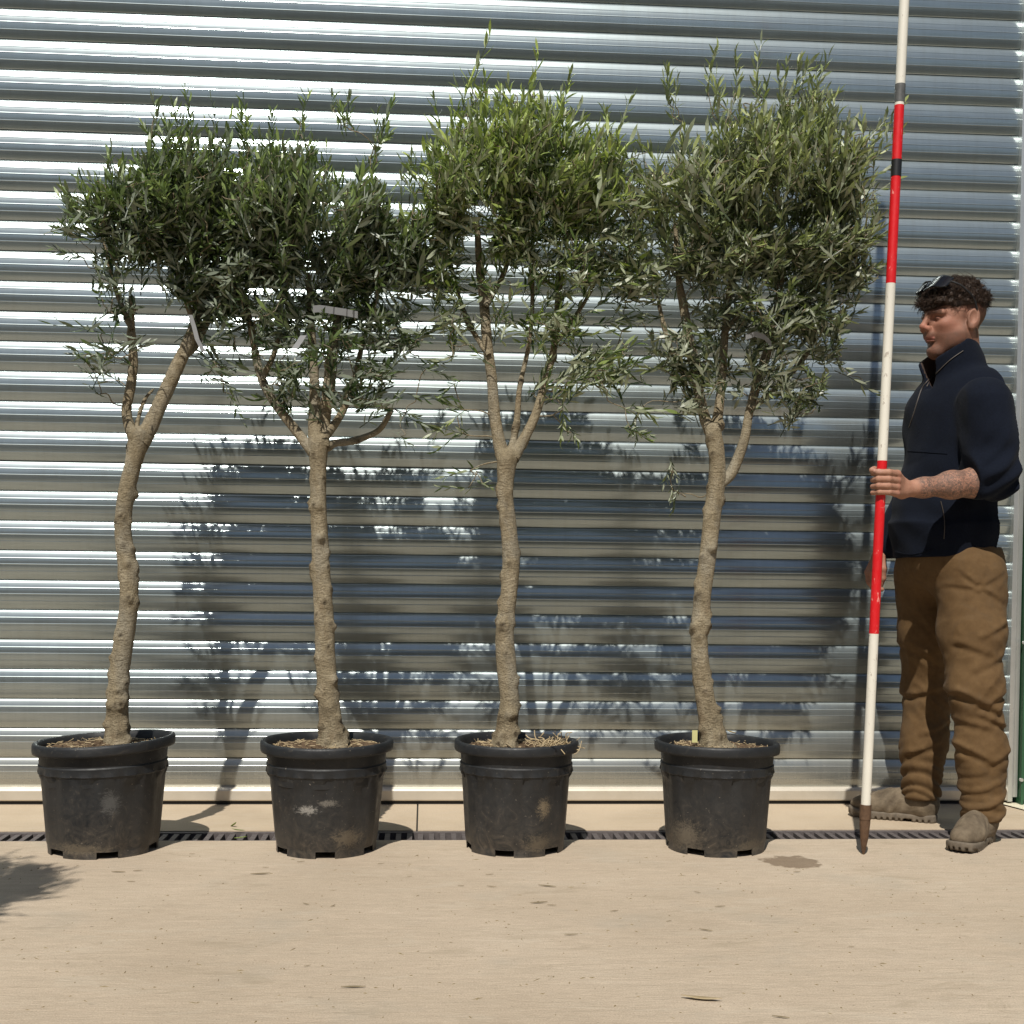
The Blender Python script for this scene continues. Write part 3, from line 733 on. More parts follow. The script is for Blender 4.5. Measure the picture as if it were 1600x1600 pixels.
TREES.append(make_tree(POTS[2],
    [(790,1168,40),(793,1130,36),(796,1090,33),(791,1040,35),(788,985,31),(795,930,29),(798,880,30),(794,820,28),(790,770,27),(791,735,32),(793,715,38)],
    [[(788,716,26,0),(780,690,20,0),(772,640,18,-.01),(768,590,17,-.01),(762,540,16,0),(757,480,15,.01),(750,420,13,.02),(745,350,9,.03),(742,280,6,.03)],
     [(795,712,18,0),(803,688,11,.03),(808,650,10,.05),(812,605,8,.07),(826,540,7,.09),(832,470,7,.1),(830,380,6,.1),(828,300,4,.1)],
     [(800,716,24,0),(816,690,17,-.01),(836,650,15,-.03),(851,600,13,-.05),(866,540,11,-.06),(872,470,10,-.06),(880,400,8,-.06),(890,320,5,-.05)],
     [(764,555,8,0),(735,510,8,-.08),(715,455,6,-.11),(700,390,5,-.12)],
     [(866,540,8,-.06),(895,500,7,-.11),(925,450,6,-.13),(945,380,5,-.13)],
     [(757,480,9,.01),(790,420,8,.08),(800,350,6,.12),(805,280,4,.13)]],
    [(735,285,82,82,1,0),(845,245,98,70,1,0),(795,192,80,42,.8,0),(900,280,72,58,1,0),(765,365,85,48,1,.02),(695,335,42,52,.8,0),(945,265,48,42,.7,0),(850,330,90,50,1,.05),
     (880,410,80,42,.55,-.05),(690,425,45,48,.6,0),(950,410,45,50,.45,0),(850,505,75,48,.32,-.02),(925,520,60,48,.42,-.03),(915,595,65,35,.28,-.05),(700,510,40,40,.35,0),(765,440,45,40,.40,-.08),(675,280,36,60,.7,0),(965,310,52,62,.9,0),(985,400,42,55,.6,0),(1000,470,40,50,.4,0),(960,560,50,45,.35,0)],
    MT['leaf_b'], 'bright green topped olive tree with swollen knuckle below its V shaped fork', 13, 1140,
    [(738,140,0,1,1.1),(760,150,.1,1,.9),(835,150,.1,1,.9),(960,215,.3,1,1.0),(950,200,.1,1,.8),(655,275,-.5,1,1.0),(690,210,-.3,1,.9),(880,165,.3,1,.9),(720,640,-.9,.15,1.0),(715,650,-.5,-.3,.9),(735,735,-.6,-.15,.8),(748,738,.5,-.2,.6),(845,595,.2,1,.9),(980,640,.9,-.2,1.1),(1000,640,.6,-.3,.9),(985,440,1,.3,1.0),(880,640,.2,-1,.8),(700,560,-.7,-.2,.9)]))
TREES.append(make_tree(POTS[3],
    [(1117,1166,46),(1111,1135,40),(1104,1105,35),(1096,1050,31),(1093,985,29),(1098,925,29),(1106,865,30),(1114,805,30),(1120,750,30),(1119,705,28),(1113,672,28)],
    [[(1120,760,18,0),(1140,743,18,0),(1152,718,17,-.02),(1164,682,15,-.03),(1172,640,14,-.04),(1186,590,16,-.05),(1200,545,14,-.05),(1214,480,11,-.05),(1226,400,8,-.04),(1235,310,5,-.03)],
     [(1117,690,22,0),(1101,652,18,.02),(1090,602,16,.03),(1080,550,15,.04),(1070,490,14,.05),(1060,430,10,.06),(1055,350,7,.06),(1060,270,4,.05)],
     [(1115,680,22,0),(1122,645,16,.02),(1127,598,14,.04),(1133,520,12,.06),(1142,430,9,.08),(1150,340,6,.08)],
     [(1172,640,9,-.04),(1220,600,9,.05),(1262,550,8,.10),(1290,480,7,.13),(1300,390,5,.13)],
     [(1090,602,8,.03),(1062,575,8,-.06),(1040,520,7,-.1),(1025,450,5,-.12)],
     [(1133,520,8,.06),(1165,470,7,-.04),(1180,400,6,-.09),(1190,320,4,-.1)]],
    [(1090,310,80,75,1,0),(1200,275,105,70,1,0),(1288,265,66,68,.9,0),(1150,212,92,42,.55,0),(1250,180,60,42,.6,0),(1318,300,46,58,.7,0),(1150,395,112,56,1,0),(1270,395,92,66,1,0),(1045,410,50,64,.6,0),
     (1200,490,125,52,.85,0),(1290,525,66,58,.65,0),(1060,545,58,48,.55,0),(1130,590,80,48,.55,0),(1250,605,75,42,.6,-.03),(1005,350,42,50,.5,0),(1020,480,36,48,.35,0),(1200,570,60,45,.4,-.06),(1015,290,46,62,.8,0),(1010,420,50,60,.7,0),(1340,400,42,70,.6,0),(1330,560,42,60,.45,0),(1060,630,50,30,.3,0)],
    MT['leaf_c'], 'greyish olive tree with a side limb low on its trunk beside the man', 14, 1340,
    [(1045,150,-.1,1,1.0),(1105,140,.1,1,1.0),(1180,135,.1,1,1.0),(1255,125,.4,1,1.1),(1270,150,.1,1,1.0),(1360,215,.6,1,1.1),(1375,230,.4,1,.9),(1365,275,1,.4,1.0),(1340,440,.8,.4,.8),(1330,495,.8,.3,.8),(1335,335,.9,.3,.8),(1045,735,-.1,-1,.7),(1050,730,.3,-.8,.6),(1000,640,-.4,-1,.8),(1150,145,0,1,.9),(1225,140,.3,1,1.0)]))
# one more olive stands left of the row, out of frame, its crown shading the yard
def copy_tree(o, parent=None):
    c = o.copy(); link(c, parent)
    for ch in o.children: copy_tree(ch, c)
    return c
shp = gnd(30, 1395); off = SUN_D*(-1.55/SUN_D[2]); tx = shp-np.array([off[0], off[1], 0])
t5 = copy_tree(TREES[1]); t5.location = (tx[0]-.29, tx[1]-.13, t5.location[2]); t5.rotation_euler[2] = 2.2
tag(t5, 'olive tree standing apart in front of the row, shading the concrete', 'olive tree')
p5 = copy_tree(POTS[1][0]); p5.location = (t5.location[0], t5.location[1], 0)
tag(p5, 'black pot standing apart in front of the row under its own tree', 'plant pot')
for (qx, qy, ra, tr, pt, w1, w2) in ((-3.35, -1.45, .9, 0, 0, 'unseen olive tree added to darken shutter reflections, close to the shutter', 'unseen black pot of the added olive tree close to the shutter'), (-3.55, -2.65, 4.0, 2, 2, 'unseen olive tree added to darken shutter reflections, well out in the yard', 'unseen black pot of the added olive tree well out in the yard')):  # two unseen potted olives added left of frame to darken the shutter's reflections
    tt_ = copy_tree(TREES[tr]); tt_.location = (qx, qy, tt_.location[2]); tt_.rotation_euler[2] = ra; tag(tt_, w1, 'olive tree')
    pp_ = copy_tree(POTS[pt][0]); pp_.location = (qx, qy, 0); tag(pp_, w2, 'plant pot')

# things caught in the trees and lying on the soil
def strip_label(name, pts, w, label, Y):
    P = np.array([at(x, y, Y) for x, y in pts]); b = MB(); up = np.array([0, -.25, 1.0]) if abs(pts[-1][0]-pts[0][0]) > abs(pts[-1][1]-pts[0][1]) else np.array([1.0, -.2, 0])
    up /= np.linalg.norm(up); n = len(P); th = np.array([0, .0012, 0])
    V = np.vstack([P-up*w/2, P+up*w/2, P-up*w/2+th, P+up*w/2+th])
    F = []
    for i in range(n-1): F += [(i, i+1, n+i+1, n+i), (2*n+i, 3*n+i, 3*n+i+1, 2*n+i+1), (n+i, n+i+1, 3*n+i+1, 3*n+i), (i, 2*n+i, 2*n+i+1, i+1)]
    F += [(0, n, 3*n, 2*n), (n-1, 3*n-1, 4*n-1, 2*n-1)]
    b.add(V, F); o = obj(name, b.mesh(name, MT['label'], False)); tag(o, label, 'label'); return o
Y1, Y2, Y4 = POTS[0][1][1], POTS[1][1][1], POTS[3][1][1]
strip_label('plant_label', [(489,483),(500,482),(520,485),(540,488),(559,492)], .021, 'grey plastic label strip tied flat across the straight trunked tree crown', Y2-.07)
strip_label('plant_label', [(474,524),(468,534),(460,545)], .020, 'short pale leaf shaped tag hanging under the grey label strip', Y2-.09)
strip_label('plant_label', [(297,492),(303,510),(308,530),(318,549)], .014, 'white tag dangling from the right limb of the low forked tree', Y1-.06)
strip_label('plant_label', [(1165,527),(1180,522),(1195,527),(1205,538)], .016, 'pale strip tied round the limb of the greyish olive tree', Y4-.08)
def straw_heap():
    rs = np.random.RandomState(5); e, c, rr, z = POTS[2]; b = MB(); cc = at(862, 1156, c[1]-.06)
    for q in range(70):
        p = np.array([cc[0]+rs.normal()*.035, cc[1]+rs.normal()*.05, z+.004+abs(rs.normal())*.016]); d = rs.normal(size=3); d[2] = abs(d[2])*.5; d /= np.linalg.norm(d); L = rs.uniform(.03, .075)
        k = rs.normal(size=3)*.010
        C = spline(np.array([p-d*L/2, p+k, p+d*L/2]), 3); C[:, 2] = np.maximum(C[:, 2], z-.002); b.tube(C, rs.uniform(.0008, .0020), 4)
    o = obj('straw_heap', b.mesh('straw_heap', MT['straw'])); tag(o, 'small heap of dry straw on the soil of a pot', 'straw', kind=None)
straw_heap()
p = at(1086, 1143, Y4-.02); b = MB(); b.box((p[0]-.009, p[1], p[2]-.035), (p[0]+.008, p[1]+.0012, p[2]+.004)); tag(obj('plant_tag', b.mesh('plant_tag', MT['tagy'], False)), 'small pale yellow tag stuck in the soil by a trunk', 'tag')
def flat_leaf(name, P, L, w, ang, mat, tilt=0.0, curl=.12):
    t = np.linspace(0, 1, 7); prof = np.sin(np.pi*np.clip(t*.96+.02, 0, 1))**.8*w/2; prof[0] = .0006; prof[-1] = .0004
    z = curl*L*(t-.5)**2*2+.0012; mid = np.c_[(t-.5)*L, np.zeros(7), z]; V = np.vstack([mid+np.c_[np.zeros(7), prof, prof*.35], mid, mid-np.c_[np.zeros(7), prof, -prof*.35]])
    c, s = math.cos(ang), math.sin(ang); R = np.array([[c, -s, 0], [s, c, 0], [0, 0, 1]])
    if tilt:
        ct, st = math.cos(tilt), math.sin(tilt); V = V@np.array([[ct, 0, st], [0, 1, 0], [-st, 0, ct]]).T
    F = [(7*r+i, 7*r+i+1, 7*r+8+i, 7*r+7+i) for r in range(2) for i in range(6)]
    me = mesh_np(name, V@R.T, np.array(F), mat); o = obj(name, me, None, tuple(P)); md = o.modifiers.new('th', 'SOLIDIFY'); md.thickness = .0008
    return o
p = at(1143, 1145, Y4-.03); tag(flat_leaf('yellow_leaf', p, .03, .012, .2, MT['yellow'], .3), 'yellow fallen leaf caught at the foot of a trunk', 'leaf')
rs = np.random.RandomState(21)
LIT = [(185,1363,.035,.1),(215,1361,.022,.3),(205,1378,.02,.0),(407,1366,.05,.25),(470,1347,.02,.4),(415,1356,.016,.1),(855,1385,.045,-.25),(768,1386,.025,-.4),(842,1411,.042,.1),(862,1415,.02,-.3),(765,1367,.02,.2),(892,1461,.03,.15),(520,1416,.018,.8),(478,1413,.02,-.7),(552,1543,.045,.1),(1103,1454,.03,-.5),(1125,1417,.025,.1),(960,1424,.02,.2),(1245,1363,.02,.05),(1090,1395,.016,-.8),(720,1385,.015,.1),(595,1350,.016,.0),(1045,1440,.014,.3),(480,1510,.014,.4),(1175,1395,.012,.9),(1220,1590,.03,-.5),(640,1370,.012,.2),(300,1335,.014,.2),(1330,1480,.012,.1),(1475,1390,.012,.4)]
PLACE = [(330, 'the warped pot'), (650, 'the scuffed pot'), (960, 'the straw topped pot'), (1290, 'the pot with yellow tag'), (1700, 'the striped rod')]
for i, (x, y, L, a) in enumerate(LIT):
    o = flat_leaf('fallen_leaf', gnd(x, y, .001), L*1.15, L*.14, a+rs.uniform(-.2, .2), MT['dry'], 0, rs.uniform(.02, .06))
    w_ = next(q for m_, q in PLACE if x < m_)
    d_ = ('larger' if L > .03 else 'tiny')+' dry leaf on the '+('open yard well before ' if y > 1400 else 'concrete close before ')+w_
    tag(o, d_, 'leaf', 'dry olive leaves fallen on the concrete')
gb = MB(); grs = np.random.RandomState(31)
for q in range(420):
    p_ = gnd(grs.uniform(0, 1600), 1600-(grs.uniform(0, 1)**.7)*265); z_ = grs.uniform(.0008, .0024); a_ = grs.uniform(0, 3.14); L_ = grs.uniform(.002, .007)*(2.2 if grs.uniform() < .15 else 1); w_ = grs.uniform(.001, .0025)
    if not (DY0-2.6 < p_[1] < DY0-.01): continue
    dx = np.array([math.cos(a_), math.sin(a_), 0])*L_; dy_ = np.array([-math.sin(a_), math.cos(a_), 0])*w_; c_ = np.array([p_[0], p_[1], 0])
    gb.add([c_-dx, c_+dy_, c_+dx, c_-dy_, c_+np.array([0, 0, z_])], f3=[(0, 4, 1), (1, 4, 2), (2, 4, 3), (3, 4, 0)][::1])
tag(obj('grit', gb.mesh('grit', MT['dry'], False)), 'fine dark grit and leaf crumbs scattered over the concrete', 'grit', kind='stuff')
tag(flat_leaf('curled_leaf', gnd(1096, 1562, .001), .085, .016, -.3, MT['straw'], 0, .12), 'pale curled dry leaf lying alone on the open concrete', 'leaf')
for i, (x, y, a, ti) in enumerate(((365,1290,2.2,.5),(372,1298,.4,.2),(376,1310,.6,0))):
    o = flat_leaf('green_leaf', gnd(x, y, .004), .045, .012, a, MT['leaf_b'], ti); tag(o, 'green olive leaf dropped on the drain grate', 'leaf', 'green olive leaves on the drain grate')
    vattr(o.data, 'tint', np.full(len(o.data.vertices), .8))

# ------------------------------------------------------------------ ranging rod
tip = gnd(1349, 1335); top_dir_px = (1413, 0)
topw = at(1413, 0, tip[1]); ax = (topw-tip)/np.linalg.norm(topw-tip); RL = 3.45
def rod_at(py):    # distance along the rod for a pixel row
    lo, hi = 0, RL
    for _ in range(40):
        mdl = (lo+hi)/2; P = tip+ax*mdl; d = P-CAM; y = PPY-FPX*d.dot(_U)/d.dot(_F)
        if y > py: lo = mdl
        else: hi = mdl
    return lo
rod = empty('ranging_rod', tuple(tip)); tag(rod, 'tall red and white striped measuring rod held upright by the man', 'measuring rod')
RR = .0148
def rodpart(nm, t0, t1, r0, r1, mat, n=20):
    b = MB(); m_ = max(2, int((t1-t0)/.05)); t = np.linspace(t0, t1, m_); b.tube(ax[None]*t[:, None], np.linspace(r0, r1, m_), n)
    me = b.mesh(nm, mat); o = obj(nm, me, rod); md = o.modifiers.new('es', 'EDGE_SPLIT'); md.split_angle = math.radians(40); return o
ts = rod_at(1257); tf = rod_at(1276)
spk = MB(); spk.tube(ax[None]*np.array([.0, .012, .05, tf-.02, tf-.008])[:, None], [.003, .006, .0125, .0165, .0165], 14)
obj('steel_point', spk.mesh('steel_point', MT['rust']), rod)
rodpart('ferrule', tf-.008, ts, .0178, .0178, MT['rust'])
ys = [1257, 990, 720, 443, 276, 250, 165, 160, 132]
seq = [('white_band', 1257, 990, 'white', 0), ('red_band', 990, 720, 'red', .0002), ('white_band', 720, 443, 'white', 0), ('red_band', 443, 276, 'red', .0002), ('black_tape', 276, 250, 'tape', .0011), ('red_band', 250, 165, 'red', .0002), ('white_band', 165, 160, 'white', 0), ('grey_tape', 160, 132, 'tape2', .0011)]
for nm, a, c, mt, dr_ in seq: rodpart(nm, rod_at(a), rod_at(c), RR+dr_, RR+dr_, MT[mt])
rodpart('white_band', rod_at(132), RL-.45, RR, RR, MT['white']); rodpart('red_band', RL-.45, RL, RR+.0002, RR+.0002, MT['red'])

# ------------------------------------------------------------------ the man: signed-distance modelling, meshed with surface nets
def grid(lo, hi, h):
    ax_ = [np.arange(l, u+h, h, dtype=np.float32) for l, u in zip(lo, hi)]
    X = np.stack(np.meshgrid(*ax_, indexing='ij'), -1)
    return X, np.array(lo), h
def nets(Vv, o, h):
    s = Vv < 0
    c = [s[dx:s.shape[0]-1+dx, dy:s.shape[1]-1+dy, dz:s.shape[2]-1+dz] for dx in (0, 1) for dy in (0, 1) for dz in (0, 1)]
    sm = sum(x.astype(np.int8) for x in c); act = (sm > 0) & (sm < 8); I = np.argwhere(act)
    vid = np.full(act.shape, -1, np.int64); vid[tuple(I.T)] = np.arange(len(I))
    cv = {}
    for dx in (0, 1):
        for dy in (0, 1):
            for dz in (0, 1): cv[dx, dy, dz] = Vv[I[:, 0]+dx, I[:, 1]+dy, I[:, 2]+dz].astype(float)
    acc = np.zeros((len(I), 3)); cnt = np.zeros(len(I))
    keys = list(cv)
    for a in keys:
        for ax_ in range(3):
            if a[ax_]: continue
            b_ = list(a); b_[ax_] = 1; b_ = tuple(b_); va, vb = cv[a], cv[b_]; mk = (va < 0) != (vb < 0)
            t = np.where(mk, va/np.where(va == vb, 1, va-vb), 0); p = np.tile(np.array(a, float), (len(I), 1)); p[:, ax_] += t
            acc += p*mk[:, None]; cnt += mk
    V = o+(I+acc/cnt[:, None])*h
    F = []
    for ax_ in range(3):
        sl0 = [slice(None)]*3; sl1 = [slice(None)]*3; sl0[ax_] = slice(0, -1); sl1[ax_] = slice(1, None)
        s0, s1 = s[tuple(sl0)], s[tuple(sl1)]; E_ = np.argwhere(s0 != s1); u, v = (ax_+1) % 3, (ax_+2) % 3
        ok = (E_[:, u] > 0) & (E_[:, v] > 0) & (E_[:, u] < s.shape[u]-1) & (E_[:, v] < s.shape[v]-1); E_ = E_[ok]
        inside = s0[tuple(E_.T)]
        def cid(du, dv):
            q = E_.copy(); q[:, u] -= du; q[:, v] -= dv; return vid[tuple(q.T)]
        f = np.stack([cid(1, 1), cid(0, 1), cid(0, 0), cid(1, 0)], 1); f[~inside] = f[~inside][:, ::-1]; F.append(f)
    F = np.vstack(F); F = F[(F >= 0).all(1)]
    return V, F
def smin(a, b, k):
    h = np.clip(.5+.5*(b-a)/k, 0, 1); return b*(1-h)+a*h-k*h*(1-h)
def smax(a, b, k): return -smin(-a, -b, k)
def cone(P, a, b, ra, rb):
    a = np.asarray(a, np.float32); b = np.asarray(b, np.float32); ab = b-a; t = np.clip(((P-a)@ab)/ab.dot(ab), 0, 1)
    return np.linalg.norm(P-a-t[..., None]*ab, axis=-1)-(ra+(rb-ra)*t)
def chain(P, pts, k=.01):
    d = None
    for (a, ra), (b, rb) in zip(pts[:-1], pts[1:]):
        c = cone(P, a, b, ra, rb); d = c if d is None else smin(d, c, k)
    return d
def ell(P, c, r, R=None):
    q = P-np.asarray(c, np.float32)
    if R is not None: q = q@np.asarray(R, np.float32)
    r = np.asarray(r, np.float32); k0 = np.linalg.norm(q/r, axis=-1); k1 = np.linalg.norm(q/(r*r), axis=-1)
    return k0*(k0-1)/np.maximum(k1, 1e-6)
def rot(yaw=0, pitch=0, roll=0):
    return np.array(Matrix.Rotation(yaw, 3, 'Z') @ Matrix.Rotation(pitch, 3, 'Y') @ Matrix.Rotation(roll, 3, 'X'))
def wav(P, seed, freq, n=6, aniso=(1, 1, 1)):
    rs = np.random.RandomState(seed); o = 0
    for i in range(n):
        d = rs.normal(size=3)*np.array(aniso); d /= np.linalg.norm(d); o = o+np.sin((P@d.astype(np.float32))*freq*rs.uniform(.6, 1.5)+rs.uniform(0, 6.3))
    return o/math.sqrt(n)
def bounds(pts, pad):
    p = np.array(pts); return p.min(0)-pad, p.max(0)+pad

gN, gF = gnd(1515, 1316), gnd(1405, 1279)       # ground points under the near and far boot
YN, YF = gN[1], gF[1]; YM = .5*(YN+YF)
FW = np.array([-math.cos(.32), -math.sin(.32), 0]); LF = np.array([math.sin(.32), -math.cos(.32), 0]); UPV = np.array([0, 0, 1.])
RT = np.stack([FW, LF, UPV], 1)                  # torso frame: forward, left (towards the camera), up
man = None
# ---- fleece
def fleece_sdf(P):
    c1 = at(1492, 680, YM); c2 = at(1484, 800, YM); c3 = at(1512, 622, YM)
    d = ell(P, c1, (.150, .205, .23), RT); d = smin(d, ell(P, c2, (.172, .195, .20), RT), .08); d = smin(d, ell(P, c3, (.115, .215, .095), RT), .06)
    # hem skirt
    ch = at(1482, 850, YM); q = (P-ch.astype(np.float32))@RT.astype(np.float32); rad = np.sqrt((q[..., 0]/.172)**2+(q[..., 1]/.190)**2); d = smin(d, np.maximum((rad-1)*.175, np.abs(q[..., 2])-.055), .05)
    ns = at(1538, 632, YN-.015); ne = at(1553, 742, YN-.06); nc = at(1516, 751, YN-.055)
    far_s = at(1492, 642, YF+.05); fe = at(1432, 765, YF+.02); fc = at(1392, 850, YF-.01)
    sl = chain(P, [(ns, .088), (.5*(ns+ne)+np.array([.012, 0, 0]), .080), (ne, .078), (nc, .068)], .03)
    t = (P[..., 2]-ne[2])/(ns[2]-ne[2])
    sl = sl+.0115*np.clip(.75+.6*wav(P, 12, 14, 4), 0, 1)*np.sin((P[..., 2]*.8-P[..., 0]*.55+.020*wav(P, 3, 18))*128)*np.clip(1.1-t, 0, 1)*np.clip(1.3-np.abs(t-.1), 0, 1)*np.clip((P[..., 0]-nc[0]-.006)/.02, 0, 1)
    sl = smax(sl, -((P-nc.astype(np.float32))@np.array([1., 0, .05], np.float32)), .004)
    d = smin(d, sl, .022)
    fs = chain(P, [(far_s, .085), (fe, .068), (fc, .052)], .03); d = smin(d, fs, .03)
    # stand collar
    n0 = at(1497, 590, YM); n1 = at(1478, 545, YM); axc = (n1-n0)/np.linalg.norm(n1-n0)
    rel = P-n0.astype(np.float32); hh = rel@axc.astype(np.float32); pr = rel-hh[..., None]*axc.astype(np.float32); lf = pr@RT.astype(np.float32)
    rc_ = np.sqrt((lf[..., 0]/1.08)**2+lf[..., 1]**2); outer = np.maximum(rc_-(.094-.06*hh), np.maximum(-hh-.05, hh-.108-.18*(-lf[..., 0])))
    d = smin(d, outer, .018)
    inner = np.maximum(rc_-(.083-.06*hh), -hh-.012); d = smax(d, -inner, .006)
    # open front of the collar
    wedge = np.maximum(np.abs(lf[..., 1]+.004)-(.006+.30*np.clip(hh+.02, 0, 1)), -(lf[..., 0]-.02)); wedge = np.maximum(np.maximum(wedge, -hh-.02), np.maximum(lf[..., 0]-.125, n0[2]-.045-P[..., 2])); d = smax(d, -wedge, .006)
    # cloth folds
    cm_ = np.clip((n0[2]-.045-P[..., 2])/.05, 0, 1)
    d = d+cm_*(.0055*wav(P, 5, 24, 6, (1, 1, 1.6))-.0045*np.abs(wav(P, 7, 17, 5, (1, 1, 1.8)))**.7+.0022*wav(P, 6, 60, 6, (1, 1, 1.4)))+(1-cm_)*.0010*wav(P, 6, 60, 6)+.0040*np.maximum(0, np.sin(P[..., 2]*75+6*P[..., 0]+.9*wav(P, 8, 9)))*np.clip((at(1480, 745, YM)[2]-P[..., 2])/.12, 0, 1)*np.clip(((P-c2.astype(np.float32))@(-FW).astype(np.float32))/.10, 0, 1)
    # hem cut, lower at the front
    qz = q[..., 2]+.042+.028*np.clip(q[..., 0]/.15, -1, 1)*.55+.006*wav(P, 9, 14)
    d = smax(d, -qz, .010)
    # hollow below
    return d
lo, hi = bounds([at(1330, 880, YN), at(1380, 880, YF+.16), at(1600, 530, YN-.20), at(1600, 880, YN-.2), at(1380, 530, YF+.2)], .02)
X, o, h = grid(lo, hi, .0052)
V, F = nets(fleece_sdf(X), o, h); FLE = (V, F)
# ---- trousers
angN = math.radians(180+48); heelN = gnd(1536, 1316)+np.array([.035, .045, 0])
tF = gnd(1331, 1276); hF = gnd(1469, 1288); angF = math.atan2(tF[1]-hF[1], tF[0]-hF[0]); LFt = float(np.linalg.norm((tF-hF)[:2])); heelF = hF+np.array([.0, .03, 0])
def trouser_sdf(P):
    hp = at(1484, 872, YM); d = ell(P, hp, (.160, .180, .13), RT)
    nh = at(1516, 900, YN+.10); nk = at(1523, 1075, YN+.02); na = np.array([heelN[0]+.052*math.cos(angN), heelN[1]+.052*math.sin(angN), .10])
    fh = at(1448, 900, YF-.10); fk = at(1447, 1080, YF-.02); fa = np.array([heelF[0]+.052*math.cos(angF), heelF[1]+.052*math.sin(angF), .10])
    nl = chain(P, [(nh, .118), (.5*(nh+nk), .100), (nk, .084), (.5*(nk+na)+np.array([.004, 0, 0]), .078), (na, .066)], .04)
    fl = chain(P, [(fh, .108), (.5*(fh+fk), .092), (fk, .078), (.5*(fk+fa), .074), (fa, .066)], .04)
    def folds(l, a, kz, sgn, ph):
        z = P[..., 2]; zz = z-a[2]
        w = .9*wav(P, 31+ph, 13, 5)
        u_ = (P[..., 0]-a[0])+.6*(P[..., 1]-a[1])
        r1 = np.sin((zz+.50*u_+.016*wav(P, 40+ph, 17, 5))*128+1.2*w); r2 = np.sin((zz-.42*u_*sgn+.016*wav(P, 42+ph, 15, 5))*104+1.7+w)
        ridge = np.maximum(r1*(.8+.3*wav(P, 45+ph, 11, 4)), r2)-.45
        amp = .0080*np.exp(-(np.maximum(0, zz-.03)/.10)**2)*np.clip((zz+.05)/.04, .15, 1)
        l = l-ridge*amp
        # knee and thigh drag lines
        s2 = np.sin(((z-kz)*.75-(P[..., 0]-a[0])*.75*sgn+.02*wav(P, 50+ph, 12, 5))*85+1.3*w)
        l = l+.0060*(np.abs(s2)**.7-.6)*1.7*np.exp(-((z-kz+.02)/.12)**2)*np.clip(.5+.8*wav(P, 47+ph, 9, 4), 0, 1.3)
        l = l+.0030*wav(P, 60+ph, 22, 6, (1, 1, .55))+.0018*wav(P, 63+ph, 48, 6, (1, 1, .7))-.0030*np.abs(wav(P, 66+ph, 30, 5, (1, 1, .9)))**.7+.0022*np.abs(wav(P, 68+ph, 70, 5))**.7
        return l
    nl = folds(nl, na, nk[2], 1, 0); fl = folds(fl, fa, fk[2], -1, 3)
    s3 = np.sin(((P[..., 2]-nh[2])*1.0+(P[..., 0]-nh[0])*(.9+.5*wav(P, 74, 5, 3))+.035*wav(P, 71, 10, 4))*48)
    nl = nl+.009*(np.abs(s3)**.6-.5)*np.clip(.45+.8*wav(P, 76, 10, 4), 0, 1)*np.exp(-((P[..., 2]-nh[2]+.05)/.09)**2)
    def crease(l, a, b, Yl, dep, w, lo_=0.0):
        A = at(a[0], a[1], Yl)[[0, 2]]; B = at(b[0], b[1], Yl)[[0, 2]]; q = P[..., [0, 2]]; out = 0
        for off_, sg in ((0.0, 1.0), (1.7*w, -.75)):
            A2 = A+np.array([0, off_]); ab = (B-A); t_ = np.clip(((q-A2.astype(np.float32))@ab.astype(np.float32))/ab.dot(ab), 0, 1)
            ds = np.linalg.norm(q-A2.astype(np.float32)-t_[..., None]*ab.astype(np.float32), axis=-1); out = out+sg*.72*dep*np.exp(-(ds/w)**2)*(1-.55*t_)
        return l+out*(P[..., 1] < Yl+.05)
    for a, b, dp, w in (((1518,917),(1495,893),.007,.008),((1514,923),(1483,918),.007,.008),((1524,914),(1533,890),.006,.008),((1529,918),(1564,900),.006,.009),((1523,928),(1531,955),.006,.008),((1528,925),(1563,945),.007,.009),((1516,929),(1498,962),.005,.009),
                        ((1486,1086),(1546,1116),.017,.012),((1562,1085),(1510,1108),.011,.010),((1564,1140),(1514,1118),.012,.010),((1486,1168),(1534,1192),.013,.011),((1562,1178),(1530,1194),.012,.011),((1560,1030),(1508,1052),.010,.011),((1490,1010),(1540,1030),.008,.011),((1484,1128),(1530,1140),.008,.010),((1562,980),(1520,1000),.008,.010)):
        nl = crease(nl, a, b, YN+.02, dp, w)
    for a, b, dp, w in (((1414,1090),(1470,1075),.010,.011),((1412,1178),(1455,1160),.012,.011),((1470,1130),(1425,1150),.010,.010),((1405,1010),(1450,1040),.009,.011),((1410,960),(1440,1000),.008,.010)):
        fl = crease(fl, a, b, YF-.02, dp, w)
    d = smin(d, smin(nl, fl, .020), .045)
    # cuffs
    d = smax(d, -(P[..., 2]-(.072+.02*(P[..., 0]-na[0])+np.where(P[..., 1] > YM, .012, 0))), .006)
    d = smax(d, P[..., 2]-(hp[2]+.05), .01)
    return d
lo, hi = bounds([at(1340, 880, YN), at(1370, 860, YF+.12), at(1600, 1300, YN-.14), at(1600, 860, YN-.14), at(1370, 1300, YF+.12)], .01); lo[2] = .04
X, o, h = grid(lo, hi, .0055)
V, F = nets(trouser_sdf(X), o, h); TRO = (V, F)
